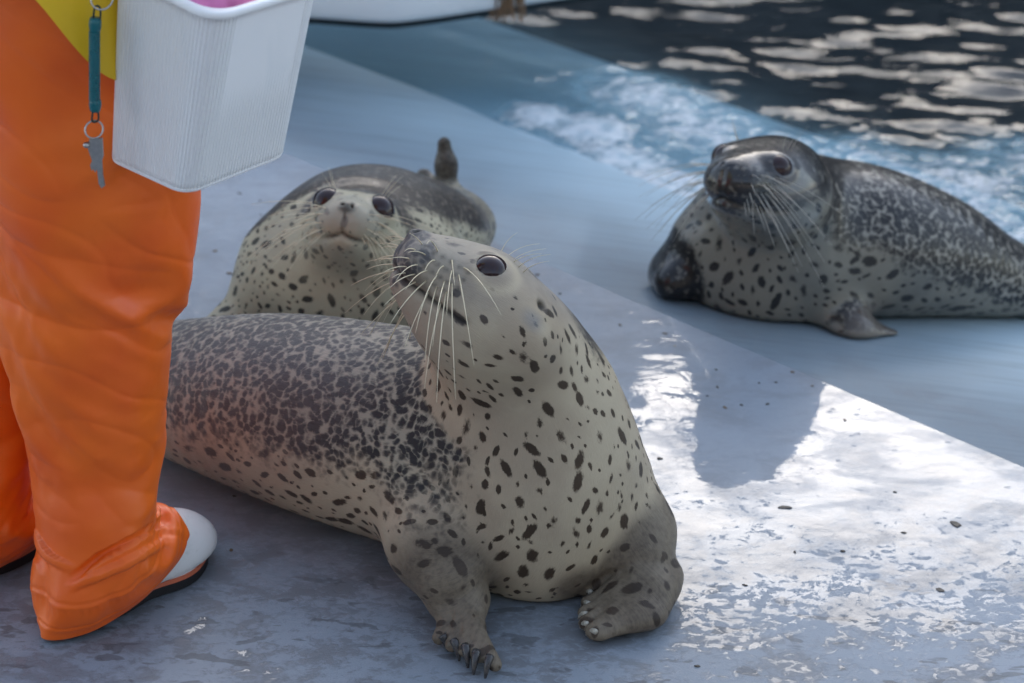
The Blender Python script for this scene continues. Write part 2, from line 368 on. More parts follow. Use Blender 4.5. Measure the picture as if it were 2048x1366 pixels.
def build_seal(name, head, ops, lo, hi, h, path, mat, eye_mat, whisk_mat, paint, creases=(), seed=1, base=None, label='', group=None, sites=(), whisk=None, mouth_end=1.3):
    rng = np.random.default_rng(seed)
    v, q = surface(ops, lo, hi, h)
    n = normals(v, q)
    # fine creases: mouth, philtrum and folds
    ink = np.zeros(len(v)); mouths, phil = head.mouth(); k = head.s
    hs = np.where(np.linalg.norm(head.loc(v)-np.array([.06, 0, -.01]), axis=1) < .085)[0]
    snap = lambda pl: np.array([v[hs[np.argmin(((v[hs]-p)**2).sum(1))]] for p in pl])
    mouths = [catmull(snap(m[::3]), 24) for m in mouths]; phil = snap(phil)
    for m in mouths:
        d, t = seg_dist(v, m); g = np.exp(-(d/(.0042*k))**2); v = v-n*(g*.0058*k*(1-.4*t))[:, None]; ink = np.maximum(ink, np.exp(-(d/(.0030*k))**2)*.95*np.clip((mouth_end-t)/.2, 0, 1))
    d, t = seg_dist(v, phil); g = np.exp(-(d/(.0030*k))**2); v = v-n*(g*.0016*k)[:, None]; ink = np.maximum(ink, np.exp(-(d/(.0018*k))**2)*.7)
    for poly, w, dep in creases:
        d, t = seg_dist(v, np.asarray(poly)); g = np.exp(-(d/w)**2); v = v-n*(g*dep*np.sin(np.pi*np.clip(t*.9+.08, 0, 1)))[:, None]
    n = normals(v, q)
    hl = head.loc(v)
    # nose leather, nostril and eye rims
    for y in (1, -1):
        e = np.linalg.norm((hl-np.array([head.mx(.1125), .0068*y, .0145]))/np.array([.0075, .0036, .0058]), axis=1); ink = np.maximum(ink, np.clip(1.45-e, 0, 1)*.9)
        dd = nrm((head.EYE_D[0], head.EYE_D[1]*y, head.EYE_D[2])); ec = np.array([head.EYE[0], head.EYE[1]*y, head.EYE[2]]); w_ = hl-ec
        ra = np.linalg.norm(w_-(w_@dd)[:, None]*dd, axis=1); ink = np.maximum(ink, np.where((w_@dd) > .004, np.clip((.0132*head.es-ra)/.0015, 0, 1), 0)*.95)
        e = np.linalg.norm((hl-np.array([-.024, .0545*y, .028]))/np.array([.006, .007, .0045]), axis=1); ink = np.maximum(ink, np.clip(1.6-e, 0, 1)*.9)
    # hair flow along the body path
    P = catmull(path, 60); T = np.gradient(P, axis=0); L = np.concatenate([[0], np.cumsum(np.linalg.norm(np.diff(P, axis=0), axis=1))])
    bd = np.full(len(v), 1e9); bi = np.zeros(len(v), int)
    for i in range(60):
        d = ((v-P[i])**2).sum(1); m = d < bd; bd[m] = d[m]; bi[m] = i
    tt = T[bi]; tt = tt/np.linalg.norm(tt, axis=1)[:, None]
    s = L[bi]+((v-P[bi])*tt).sum(1)
    ref = np.array([.3, -.2, .93]); e1 = np.cross(tt, ref); e1 /= np.linalg.norm(e1, axis=1)[:, None]+1e-9; e2 = np.cross(e1, tt)
    w = v-P[bi]; ang = np.arctan2((w*e1).sum(1), -(w*e2).sum(1))
    flow = tt-n*(tt*n).sum(1)[:, None]; flow /= np.linalg.norm(flow, axis=1)[:, None]+1e-9
    A = dict(paint(v, n, hl, s, head))
    spot = spots_field(v, n, flow, list(sites)+scatter_sites(v, A.pop('dens'), A.pop('size'), 14000, rng), rng)
    me = fast_mesh(name+'_body', v, q)
    attr(me, 'spot', spot); attr(me, 'ink', np.maximum(ink, A.pop('ink', np.zeros(len(v))))); attr(me, 'grain', np.stack([s, ang*.12, np.zeros_like(s)], 1))
    for kk, val in A.items(): attr(me, kk, val)
    root = empty('seal', base)
    tag(root, label, 'seal', group)
    link('body', me, mat, root)
    # eyes
    ex, ey, ez = head.EYE
    for y in (1, -1):
        bm = bmesh.new(); bmesh.ops.create_uvsphere(bm, u_segments=28, v_segments=18, radius=Head.ER*head.es*k)
        em = bpy.data.meshes.new('eye'); bm.to_mesh(em); bm.free()
        ec, dd = head.eyes[y]; c = head.p(*(ec-dd*(Head.ER*head.es-.0030)))
        for vv in em.vertices: vv.co = Vector(vv.co)+Vector(c)
        link('eye', em, eye_mat, root)
    # whiskers: rows on each pad, then a few brow hairs
    bvh = None
    from mathutils.bvhtree import BVHTree
    sel = np.linalg.norm(hl-np.array([.05, 0, 0]), axis=1) < .10
    fq = q[sel[q].all(1)]; bvh = BVHTree.FromPolygons([tuple(x) for x in v], [tuple(int(i) for i in x) for x in fq])
    def root_pt(p):
        r = bvh.find_nearest(Vector(p)); return np.array(r[0]), np.array(r[1])
    ws = whisk or {}
    for y in (1, -1):
        for row in range(5):
            m = [4, 6, 6, 5, 4][row]
            for j in range(m):
                fx = j/(m-1.0) if m > 1 else .5
                p0, nn = root_pt(head.p(head.mx(.1035-.047*fx), y*(.030+.014*fx), .006-.0095*row+.004*fx))
                ln = k*(.035+.085*fx**.8)*rng.uniform(.75, 1.12)*(1.0 if row < 4 else .7)*ws.get('len', 1.0)
                if rng.random() < ws.get('skip', .0): continue
                dr = nrm(np.array([.95-1.25*fx, y*.80, .02-.17*row-.30*fx])+rng.normal(0, .09, 3)); dr = dr@head.A
                dr = nrm(dr+nn*.30); sag = (head.f*(-.20)+head.u*(-.15)+V(0, 0, -.35))*rng.uniform(.5, 1.2)
                tq = np.linspace(0, 1, 9)[:, None]; pts = p0-dr*.002+dr*ln*tq+sag*ln*tq**2*.55
                tube('whisker', pts, .00078*k*(1-.72*tq[:, 0])*ws.get('thick', 1.0), whisk_mat, root, 5)
        for j in range(3):
            p0, nn = root_pt(head.p(.022-.007*j, y*(.036+.003*j), .05)); dr = nrm(nn+head.f*rng.uniform(-.3, .2)+head.l*y*rng.uniform(-.1, .35))
            ln = k*rng.uniform(.028, .05); tq = np.linspace(0, 1, 7)[:, None]
            tube('whisker', p0+dr*ln*tq+(-head.f*.5-V(0, 0, .25))*ln*tq**2*.5, .00050*k*(1-.7*tq[:, 0]), whisk_mat, root, 4)
    return root, v, n
def claw(root, a, b, r, mat, up=(0, 0, 1)):
    a, b = np.asarray(a, float), np.asarray(b, float); L = np.linalg.norm(b-a); t = np.linspace(0, 1, 7)
    pts = a+(b-a)*t[:, None]+np.asarray(up)*(np.sin(np.pi*t)*L*.16)[:, None]
    tube('claw', pts, r*(1-.72*t**2.2), mat, root, 8)
def paw(ops, wrist, tips, rw, rd, k, n=(0, 0, 1), flat=1.5, mid=.45):
    """palm and five webbed digits from a wrist point to the tips"""
    wrist = np.asarray(wrist, float)
    for i, tpt in enumerate(tips):
        tpt = np.asarray(tpt, float); m = wrist+(tpt-wrist)*mid
        ops.append(('u', Cone(wrist, m, rw, rd*1.25, n, flat), k)); ops.append(('u', Cone(m, tpt, rd*1.15, rd*.85), .007))
        if i: 
            pm = np.asarray(tips[i-1], float); ops.append(('u', Cone((m+wrist+(pm-wrist)*mid)/2, (tpt+pm)/2*.72+wrist*.28, rd*.55, rd*.4, n, 1.3), .006))
# ------------------------------------------------------------------ deck, ramp frame
CA, CBp = on(580, 310), on(2048, 935)                    # crease between deck and ramp
CD = nrm(CBp-CA); RN2 = nrm(np.cross(V(0, 0, 1), CD)); 
if RN2[1] < 0: RN2 = -RN2                                # points from the deck towards the water
RAMP = math.radians(12.0); RAMP_N = nrm(V(0, 0, 1)*math.cos(RAMP)+RN2*math.sin(RAMP))
def ramp_off(p): return float(np.dot(np.asarray(p)[:2]-CA[:2], RN2[:2]))
WATER_Z = -0.130
smooth01 = lambda x, a, b: (lambda t: t*t*(3-2*t))(np.clip((x-a)/(b-a), 0, 1))
def blob(v, c, r, soft=.5):
    d = np.linalg.norm((v-np.asarray(c))/np.asarray(r), axis=1); return 1-smooth01(d, 1-soft, 1+soft*.4)
# ------------------------------------------------------------------ deck, ramp, pool
def deck_material(name, ramp=False):
    t = NT(name); co = t.obj(); sep = t.n('SeparateXYZ', {0: co}); X, Y = sep.outputs[0], sep.outputs[1]
    big = t.noise(co, 1.6, 3).outputs[0]; mid = t.noise(t.mapping(co, (1, 1.5, 1), (0, 0, .5)), 11.0, 5, .62, .4).outputs[0]
    fine = t.noise(t.mapping(co, (1, 1.4, 1), (0, 0, .4)), 55.0, 6, .68, .6).outputs[0]; grit = t.noise(co, 420.0, 3, .7).outputs[0]
    paint = t.mix(t.ramp(big, .35, .65), (.195, .235, .28) if not ramp else (.17, .225, .27), (.245, .285, .335) if not ramp else (.21, .27, .32))
    paint = t.mix(t.ramp(mid, .45, .72, 0, .35), paint, (.15, .155, .165))
    paint = t.mix(t.ramp(grit, .3, .75, 0, .25), paint, (.36, .37, .38))
    if ramp:
        streak = t.noise(t.mapping(co, (3, 60, 3), (0, 0, -.86)), 1.0, 4, .6).outputs[0]
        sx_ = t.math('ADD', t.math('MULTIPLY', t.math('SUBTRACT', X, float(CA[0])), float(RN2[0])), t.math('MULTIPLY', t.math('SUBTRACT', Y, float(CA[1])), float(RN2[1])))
        sheen_pale = t.ramp(t.math('ADD', sx_, t.math('MULTIPLY_ADD', big, .3, -.15)), .10, .60)  # paler towards the water: reflected light painted into the ramp colour
        paint = t.mix(sheen_pale, paint, (.50, .64, .71))
        paint = t.mix(t.ramp(streak, .45, .7, 0, .28), paint, (.12, .15, .175))
        t.p(Base_Color=paint, Roughness=.34, Normal=t.bump(t.math('ADD', streak, t.math('MULTIPLY', fine, .3)), .12, .004))
        t.b.inputs['Coat Weight'].default_value = .55; t.b.inputs['Coat Roughness'].default_value = .10; t.b.inputs['Coat IOR'].default_value = 1.33
        return t.m
    # how much water stands where: a pool on the right and behind, a broken film near the viewer, dry by the boots
    wx = t.ramp(X, -.45, .20); wy = t.ramp(Y, 2.50, 3.22, 0, 1, False)
    bias = t.math('ADD', t.math('MULTIPLY', wy, .46), t.math('MULTIPLY', wx, .10))
    lvl = t.math('ADD', t.math('ADD', bias, t.math('MULTIPLY_ADD', fine, 1.1, -.55)), t.math('MULTIPLY_ADD', mid, .55, -.30))
    lvl = t.math('ADD', lvl, t.math('MULTIPLY_ADD', t.noise(co, 4.0, 2).outputs[0], .3, -.15))
    wet = t.ramp(lvl, .115, .155)
    damp = t.ramp(lvl, -.22, -.02)
    scr = t.noise(t.mapping(co, (9, 140, 9), (0, 0, 1.1)), 1.0, 3, .6).outputs[0]
    paint = t.mix(t.ramp(scr, .62, .72, 0, .35), paint, (.33, .34, .36))
    dry = t.mix(t.math('MULTIPLY', damp, -1.0), paint, paint)
    blotch = t.ramp(t.noise(t.mapping(co, (1, 2.2, 1), (0, 0, .55)), 17.0, 3, .5, .3).outputs[0], .60, .64)
    nr = t.ramp(Y, 2.75, 3.0, 1, 0)
    dull_mottle = t.math('MULTIPLY', t.ramp(t.math('ADD', t.math('MULTIPLY', mid, .65), t.math('MULTIPLY', fine, .45)), .50, .62), t.ramp(Y, 2.75, 3.25, .55, .10))  # dark patches: dirt plus the film's missing reflection, put into the colour
    col = t.mix(dull_mottle, paint, (.118, .126, .138))
    col = t.mix(t.math('MULTIPLY', t.math('MULTIPLY', blotch, nr), .6), col, (.068, .073, .080))
    # water film: meniscus lumps and ripples
    film = t.ramp(lvl, .09, .26)
    rip = t.noise(t.mapping(co, (1, 1.5, 1), (0, 0, .25)), 16.0, 3, .5, .5).outputs[0]
    rip2 = t.noise(t.mapping(co, (1, 2.2, 1), (0, 0, .1)), 7.0, 2, .5, .3).outputs[0]
    hgt = t.math('ADD', t.math('MULTIPLY', film, .7), t.math('ADD', t.math('MULTIPLY', t.math('MULTIPLY', rip, film), .20), t.math('MULTIPLY', t.math('MULTIPLY', rip2, film), .30)))
    drop = t.n('TexVoronoi', {'Vector': t.mapping(co, (1, 1.7, 1), (0, 0, .3)), 'Scale': 30.0, 'Randomness': 1.0}, feature='F1').outputs['Distance']
    hgt = t.math('ADD', hgt, t.math('MULTIPLY', t.math('MULTIPLY', t.ramp(drop, .05, .16), -1.0), t.math('MULTIPLY', t.ramp(big, .42, .55), .22)))
    nb = t.bump(hgt, .40, .004)
    nd = t.bump(t.math('ADD', grit, t.math('MULTIPLY', fine, 1.5)), .30, .0016)
    t.p(Base_Color=col, Roughness=.55, Normal=nd)
    t.b.inputs['Coat Weight'].default_value = 0.0; t.set(t.b.inputs['Coat Weight'], t.math('MULTIPLY', wet, t.ramp(t.math('ADD', t.math('MULTIPLY', t.noise(t.mapping(co, (1, 1.8, 1), (0, 0, .4)), 8.0, 5, .6, .6).outputs[0], .75), t.math('MULTIPLY', fine, .25)), .40, .56, .50, 1.0))); t.b.inputs['Coat Roughness'].default_value = .014; t.b.inputs['Coat IOR'].default_value = 1.40
    t.set(t.b.inputs['Coat Normal'], nb)
    return t.m
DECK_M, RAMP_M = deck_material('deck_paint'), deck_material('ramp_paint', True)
zz = V(0, 0, 0); LEN0, LEN1 = -4.6, 7.0; FAR = 6.5
def cr(al, of, z): p = CA+CD*al+RN2*of; return (p[0], p[1], z)
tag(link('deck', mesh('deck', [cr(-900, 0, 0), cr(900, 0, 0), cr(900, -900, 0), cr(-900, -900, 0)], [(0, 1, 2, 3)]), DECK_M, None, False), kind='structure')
RW = 1.27; RZ = -RW*math.tan(RAMP)
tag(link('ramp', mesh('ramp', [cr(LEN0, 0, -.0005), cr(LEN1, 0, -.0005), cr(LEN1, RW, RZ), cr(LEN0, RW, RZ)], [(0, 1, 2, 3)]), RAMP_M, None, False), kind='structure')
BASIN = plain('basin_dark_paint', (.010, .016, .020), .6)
tag(link('pool_basin', mesh('pool_basin', [cr(LEN0, RW+.001, RZ), cr(LEN1, RW+.001, RZ), cr(LEN1, RW+.05, -1.6), cr(LEN0, RW+.05, -1.6), cr(LEN1, FAR, -1.6), cr(LEN0, FAR, -1.6), cr(LEN1, FAR, 0), cr(LEN0, FAR, 0), cr(LEN0, 0, 0), cr(LEN1, 0, 0)],
    [(0, 1, 2, 3), (3, 2, 4, 5), (5, 4, 6, 7), (3, 5, 7, 8), (2, 9, 6, 4)]), BASIN, None, False), kind='structure')
tag(link('ground', mesh('ground', [cr(-900, .002, -.002), cr(LEN0, .002, -.002), cr(LEN0, FAR, -.002), cr(-900, FAR, -.002), cr(LEN1, .002, -.002), cr(900, .002, -.002), cr(900, FAR, -.002), cr(LEN1, FAR, -.002), cr(-900, 900, -.002), cr(900, 900, -.002)],
    [(0, 1, 2, 3), (4, 5, 6, 7), (3, 2, 7, 6, 9, 8)]), plain('paving', (.22, .22, .22), .7, scale=5), None, False), kind='structure')
# water: a graded grid with real waves; foam where the wash runs over the ramp
def graded(a, b, c, d, fine, coarse):
    xs = list(np.arange(b, c, fine)); x = b; st = fine
    left = []
    while x > a: st = min(st*1.25, coarse); x -= st; left.append(max(x, a))
    x = c; st = fine; right = [c]
    while x < d: st = min(st*1.25, coarse); x += st; right.append(min(x, d))
    return np.array(left[::-1]+xs+right)
ga, go = graded(LEN0, -1.25, 2.3, LEN1, .009, .5), graded(.02, .03, 2.3, FAR-.02, .009, .5)
AL, OF = np.meshgrid(ga, go, indexing='ij'); WP = CA+CD*AL[..., None]+RN2*OF[..., None]; WX, WY = WP[..., 0], WP[..., 1]
rng = np.random.default_rng(4); Z = np.zeros_like(WX)
for i in range(26):
    lam = .06*1.13**i*rng.uniform(.8, 1.2); th = rng.normal(1.35, .55); amp = .0030*lam/(1+lam*1.3)*rng.uniform(.5, 1.3)
    ph = rng.uniform(0, 6.28); arg = 2*math.pi*(WX*math.cos(th)+WY*math.sin(th))/lam+ph+1.2*np.sin(WX*3.1+i)+.9*np.sin(WY*2.3-i); s_ = np.sin(arg); Z += amp*2.2*(s_+.25*np.cos(2*arg))
def lump(c, r): a, o = np.dot(c[:2]-CA[:2], CD[:2]), np.dot(c[:2]-CA[:2], RN2[:2]); return np.exp(-(((AL-a)/r[0])**2+((OF-o)/r[1])**2))
def wpt(px, py): return on(px, py, WATER_Z)
foam = np.zeros_like(WX)
for px, py, r, g in ((1085, 240, (.11, .08), 1.1), (1180, 268, (.13, .10), 1.15), (1250, 325, (.14, .08), 1.1), (1340, 375, (.15, .08), 1.0), (1280, 200, (.20, .13), .85), (1390, 260, (.20, .15), .80), (1500, 320, (.20, .12), .7),
                      (1420, 410, (.10, .06), .62), (1760, 320, (.2, .12), .6), (1930, 370, (.24, .16), .75), (2000, 470, (.24, .14), .75), (1850, 390, (.24, .1), .7), (1650, 310, (.16, .08), .55), (2120, 340, (.25, .16), .7)):
    foam = np.maximum(foam, g*lump(wpt(px, py), r))
lum = np.zeros_like(WX)
fo = np.argwhere(foam > .12)
for i, j in fo:
    p = Vector((WX[i, j]*22, WY[i, j]*22, .3)); lum[i, j] = mnoise.fractal(p, 1.0, 2.1, 4)
shore = np.clip((OF-.30)/.06, 0, 1)
Z = Z*np.clip((OF-.63)/.6, .12, 1)+foam*(.010+.012*lum)*np.clip((OF-.48)/.2, 0, 1)
thick = WATER_Z+Z+.004*lump(wpt(1180, 262), (.2, .1)); bed = -OF*math.tan(RAMP); edge = np.where(OF < RW, np.maximum(thick, bed-.004), thick)
WP = np.stack([WX, WY, edge], -1); na, no = WX.shape; I = np.arange(na*no).reshape(na, no)
wq = np.stack([I[:-1, :-1], I[1:, :-1], I[1:, 1:], I[:-1, 1:]], -1).reshape(-1, 4)
keep = (thick > bed-.006).ravel(); wq = wq[keep[wq].any(1) | (OF.ravel()[wq] > RW).any(1)]
wme = fast_mesh('pool_water', WP.reshape(-1, 3), wq); attr(wme, 'foam', foam.ravel()); attr(wme, 'depth', np.clip((edge-np.where(OF < RW, bed, -1.5)), 0, 1).ravel())
t = NT('pool_water'); co = t.obj()
fm = t.attr('foam').outputs['Fac']; f1 = t.noise(t.mapping(co, (1, 1.3, 1)), 26.0, 7, .66, .5).outputs[0]; f2 = t.noise(co, 120.0, 5, .7).outputs[0]
fl = t.math('ADD', fm, t.math('ADD', t.math('MULTIPLY_ADD', f1, 1.7, -.85), t.math('MULTIPLY_ADD', f2, .6, -.3)))
fmask = t.math('MULTIPLY', t.ramp(fl, .25, 1.15, 0, .92), t.ramp(fm, .08, .3)); milk = t.math('MULTIPLY', t.ramp(fm, .14, .5), t.ramp(f1, .2, .6, .18, .42)); foamy = t.ramp(fmask, .15, .6); milk = t.math('MAXIMUM', milk, t.math('MULTIPLY', t.ramp(t.attr('depth').outputs['Fac'], .13, .01), .30)); fmask = t.math('MAXIMUM', fmask, milk)
gl = t.n('BsdfGlossy', {'Color': (1, 1, 1, 1), 'Roughness': .03}); tr = t.n('BsdfTransparent', {'Color': t.mix(t.ramp(t.attr('depth').outputs['Fac'], 0, .10, 0, 1, False), (.98, .995, 1.0), (.90, .985, 1.0))})
bmp = t.bump(t.math('ADD', t.noise(t.mapping(co, (1, 1.8, 1)), 38.0, 3, .5).outputs[0], t.math('MULTIPLY', f2, .06)), .09, .010)
t.set(gl.inputs['Normal'], bmp)
fr = t.n('Fresnel', {'IOR': 1.33}); t.set(fr.inputs['Normal'], bmp)
ms = t.n('MixShader'); t.set(ms.inputs[0], fr.outputs[0]); t.t.links.new(tr.outputs[0], ms.inputs[1]); t.t.links.new(gl.outputs[0], ms.inputs[2])
t.p(Base_Color=t.mix(foamy, (.34, .62, .74), t.mix(t.ramp(f1, .3, .6), (.55, .72, .79), (.84, .88, .90))), Roughness=.45, Normal=t.bump(t.math('ADD', f1, f2), .6, .012))
m2 = t.n('MixShader'); t.set(m2.inputs[0], fmask); t.t.links.new(ms.outputs[0], m2.inputs[1]); t.t.links.new(t.b.outputs[0], m2.inputs[2]); t.t.links.new(m2.outputs[0], t.out.inputs[0])
tag(link('pool_water', wme, t.m), kind='structure')

# ------------------------------------------------------------------ unseen building added across the pool: blocks the low sun, shapes the deck's reflections
BY = 16.0
def mir(px, py):
    g = on(px, py); d = ray(px, py); k = (BY-g[1])/d[1]; return g[0]+d[0]*k, -d[2]*k
FAC = plain('added_facade_dark', (.022, .025, .028), .8, scale=3.0); ROOFM = plain('roof_metal', (.10, .11, .12), .5); GLS = plain('window_glass', (.02, .025, .03), .1)
def box(x0, x1, y0, y1, z0, z1):
    return [(x0, y0, z0), (x1, y0, z0), (x1, y1, z0), (x0, y1, z0), (x0, y0, z1), (x1, y0, z1), (x1, y1, z1), (x0, y1, z1)], [(0, 3, 2, 1), (4, 5, 6, 7), (0, 1, 5, 4), (1, 2, 6, 5), (2, 3, 7, 6), (3, 0, 4, 7)]
def boxo(name, *b, mat=None, parent=None): return link(name, mesh(name, *box(*b)), mat, parent, False)
xs0, zs0 = mir(1280, 850); xs1, zg = mir(1405, 735); xe, _ = mir(1635, 850); _, zr = mir(1700, 700)
bld = empty('sun_blocker', (0, BY+4, 0)); tag(bld, 'unseen dark building added across the pool to block the sun and shape reflections', 'building')
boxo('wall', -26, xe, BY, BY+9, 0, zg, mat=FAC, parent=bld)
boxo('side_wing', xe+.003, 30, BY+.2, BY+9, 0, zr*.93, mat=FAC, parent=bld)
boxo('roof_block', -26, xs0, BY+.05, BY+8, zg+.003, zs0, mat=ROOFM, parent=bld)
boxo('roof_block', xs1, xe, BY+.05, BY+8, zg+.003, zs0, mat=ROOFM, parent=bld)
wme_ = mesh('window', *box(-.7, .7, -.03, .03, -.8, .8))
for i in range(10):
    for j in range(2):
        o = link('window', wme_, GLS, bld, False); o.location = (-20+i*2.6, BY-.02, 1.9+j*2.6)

# ------------------------------------------------------------------ unseen roofed stand added behind the viewer to cut the front light
stand = empty('front_light_blocker', (0, -4, 0)); tag(stand, 'unseen dark roofed stand added behind the viewer to cut the front light', 'stand')
STM = plain('light_blocker_dark', (.07, .07, .075), .8, scale=3.0)
for i in range(6): boxo('step', -14, 14, -2.6-i*.8, -1.803-i*.8, 0, .45+i*.45, mat=STM, parent=stand)
boxo('back_wall', -14, 14, -7.2, -6.603, 0, 4.6, mat=STM, parent=stand); boxo('roof', -14.3, 14.3, -7.5, -4.2, 4.603, 4.8, mat=ROOFM, parent=stand)
for i in range(8): boxo('post', -13.6+i*3.87, -13.4+i*3.87, -4.5, -4.3, 1.352, 4.6, mat=ROOFM, parent=stand)

# ------------------------------------------------------------------ white boat by the pool edge
BOAT = plain('white_gelcoat', (.72, .74, .74), .25, var=.04, scale=6)
bp = catmull([on(250, 54), on(480, 64), on(640, 74), on(770, 82), on(850, 76), on(960, 60), on(1080, 42), on(1260, 14)], 60); bt = np.gradient(bp, axis=0); bt /= np.linalg.norm(bt, axis=1)[:, None]
bn = np.stack([-bt[:, 1], bt[:, 0], np.zeros(60)], 1)
bn *= np.sign(bn[:, 1])[:, None]
prof = [(.10, .030), (.02, .032), (.004, .040), (-.002, .052), (-.006, .108), (-.002, .116), (.012, .118), (.016, .122), (.012, .128), (-.012, .24), (-.03, .40), (-.036, .43), (-.02, .445), (.06, .45), (.08, .44), (.08, .03)]
bv = []; 
for i in range(60):
    for o_, z_ in prof: bv.append(bp[i]+bn[i]*(o_*1.0)+V(0, 0, z_))
m_ = len(prof); bf = [(i*m_+j, (i+1)*m_+j, (i+1)*m_+(j+1) % m_, i*m_+(j+1) % m_) for i in range(59) for j in range(m_)]
boat = empty('boat', bp[20]); tag(boat, 'white boat hull with a grooved side at the far edge of the deck', 'boat')
link('hull', mesh('hull', bv, bf), BOAT, boat)
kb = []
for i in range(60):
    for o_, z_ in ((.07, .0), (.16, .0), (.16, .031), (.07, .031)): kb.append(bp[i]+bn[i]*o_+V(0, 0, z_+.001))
link('hull_gap_shade', mesh('hull_gap_shade', kb, [(i*4+j, (i+1)*4+j, (i+1)*4+(j+1) % 4, i*4+(j+1) % 4) for i in range(59) for j in range(4)]), BASIN, boat)  # dark strip standing in for the shade in the gap under the hull
dv = [bp[i]+bn[i]*o_+V(0, 0, .43) for i in range(60) for o_ in (.07, .5, 1.2)]
link('boat_deck', mesh('boat_deck', dv, [(i*3+j, i*3+j+1, (i+1)*3+j+1, (i+1)*3+j) for i in range(59) for j in range(2)]), BOAT, boat)
# frayed rope hanging over its side
ROPE = plain('old_rope', (.22, .13, .07), .8, var=.4, scale=90)
rp = empty('frayed_rope', on(1010, 30)); tag(rp, 'brown frayed rope ends hanging down the white boat to the water', 'rope')
rg = np.random.default_rng(2)
for i in range(22):
    x = 978+i*3.1+rg.uniform(-2, 2); yb = 30+rg.uniform(-14, 16); Yk = on(1010, 36)[1]-.05
    p0 = at(x, -90, Yk); p2 = at(x+rg.uniform(-7, 7), yb, Yk); p1 = (p0+p2)/2+V(rg.uniform(-.012, .012), rg.uniform(-.02, .01), 0)
    tube('strand', catmull([p0, p1, p2], 8), rg.uniform(.0016, .004), ROPE, rp, 5)

eye_t = NT('seal_eye'); eye_t.b.inputs['Specular IOR Level'].default_value = .38
eye_t.p(Base_Color=eye_t.mix(eye_t.noise(eye_t.obj(), 60.0).outputs[0], (.020, .011, .012), (.035, .020, .022)), Roughness=.05); EYE_M = eye_t.m
WH = plain('whisker_hair', (.62, .55, .38), .35); WH_D = plain('whisker_hair_wet', (.42, .40, .34), .3)
CLAW = plain('claw_horn', (.045, .042, .042), .28, var=.4, scale=160); CLAW_P = plain('claw_horn_pale', (.40, .37, .30), .3, var=.3, scale=160)

# ---- the seal in front, looking up at the basket
H1 = Head(at(988, 622, 2.83), -.77*CR+.595*CU+.23*CB, .60*CR+.79*CU-.09*CB, 1.2, .035, cl=.053, mz=1.05)
tr1 = [(.04, 2.88, .150, .100, .140), (-.05, 2.92, .150, .136, .150), (-.20, 3.01, .140, .142, .140), (-.33, 3.10, .124, .133, .124),
       (-.49, 3.22, .090, .105, .090), (-.64, 3.32, .062, .074, .058), (-.78, 3.39, .045, .050, .040), (-.86, 3.42, .038, .034, .028)]
o1 = H1.ops()
n0, n1, n2, n3 = at(962, 628, 2.84), at(1030, 722, 2.865), at(1070, 805, 2.875), at(1084, 900, 2.875)
o1 += [('u', Cone(n0, n1, .070, .079), .06), ('u', Cone(n1, n2, .079, .094), .05), ('u', Cone(n2, n3, .092, .114), .05)]
o1 += [('u', Ell(at(1080, 985, 2.87), (.126, .124, .160)), .05)]
o1 += [('u', Loft(tr1), .05)]
for sx, ty in ((.05, 3.50), (-.06, 3.37)):
    o1 += [('u', Cone((-.84, 3.42, .035), (-.95, ty-.02, .035), .026, .022, (0, 0, 1), 1.5), .03), ('u', Cone((-.95, ty-.02, .035), (-1.06, ty+sx*.4, .02), .030, .036, (0, 0, 1), 2.4), .03)]
# image-left fore flipper
sh, el, wr = at(868, 1000, 2.86), at(872, 1085, 2.80), on(896, 1160, .060)
o1 += [('u', Cone(sh, el, .070, .056), .05), ('u', Cone(el, wr, .055, .040), .04)]
tipsL = [on(878, 1276, .016), on(904, 1290, .017), on(929, 1300, .017), on(955, 1312, .017), on(990, 1330, .015)]
paw(o1, on(918, 1205, .036), tipsL, .030, .0108, .016, flat=1.35, mid=.40)
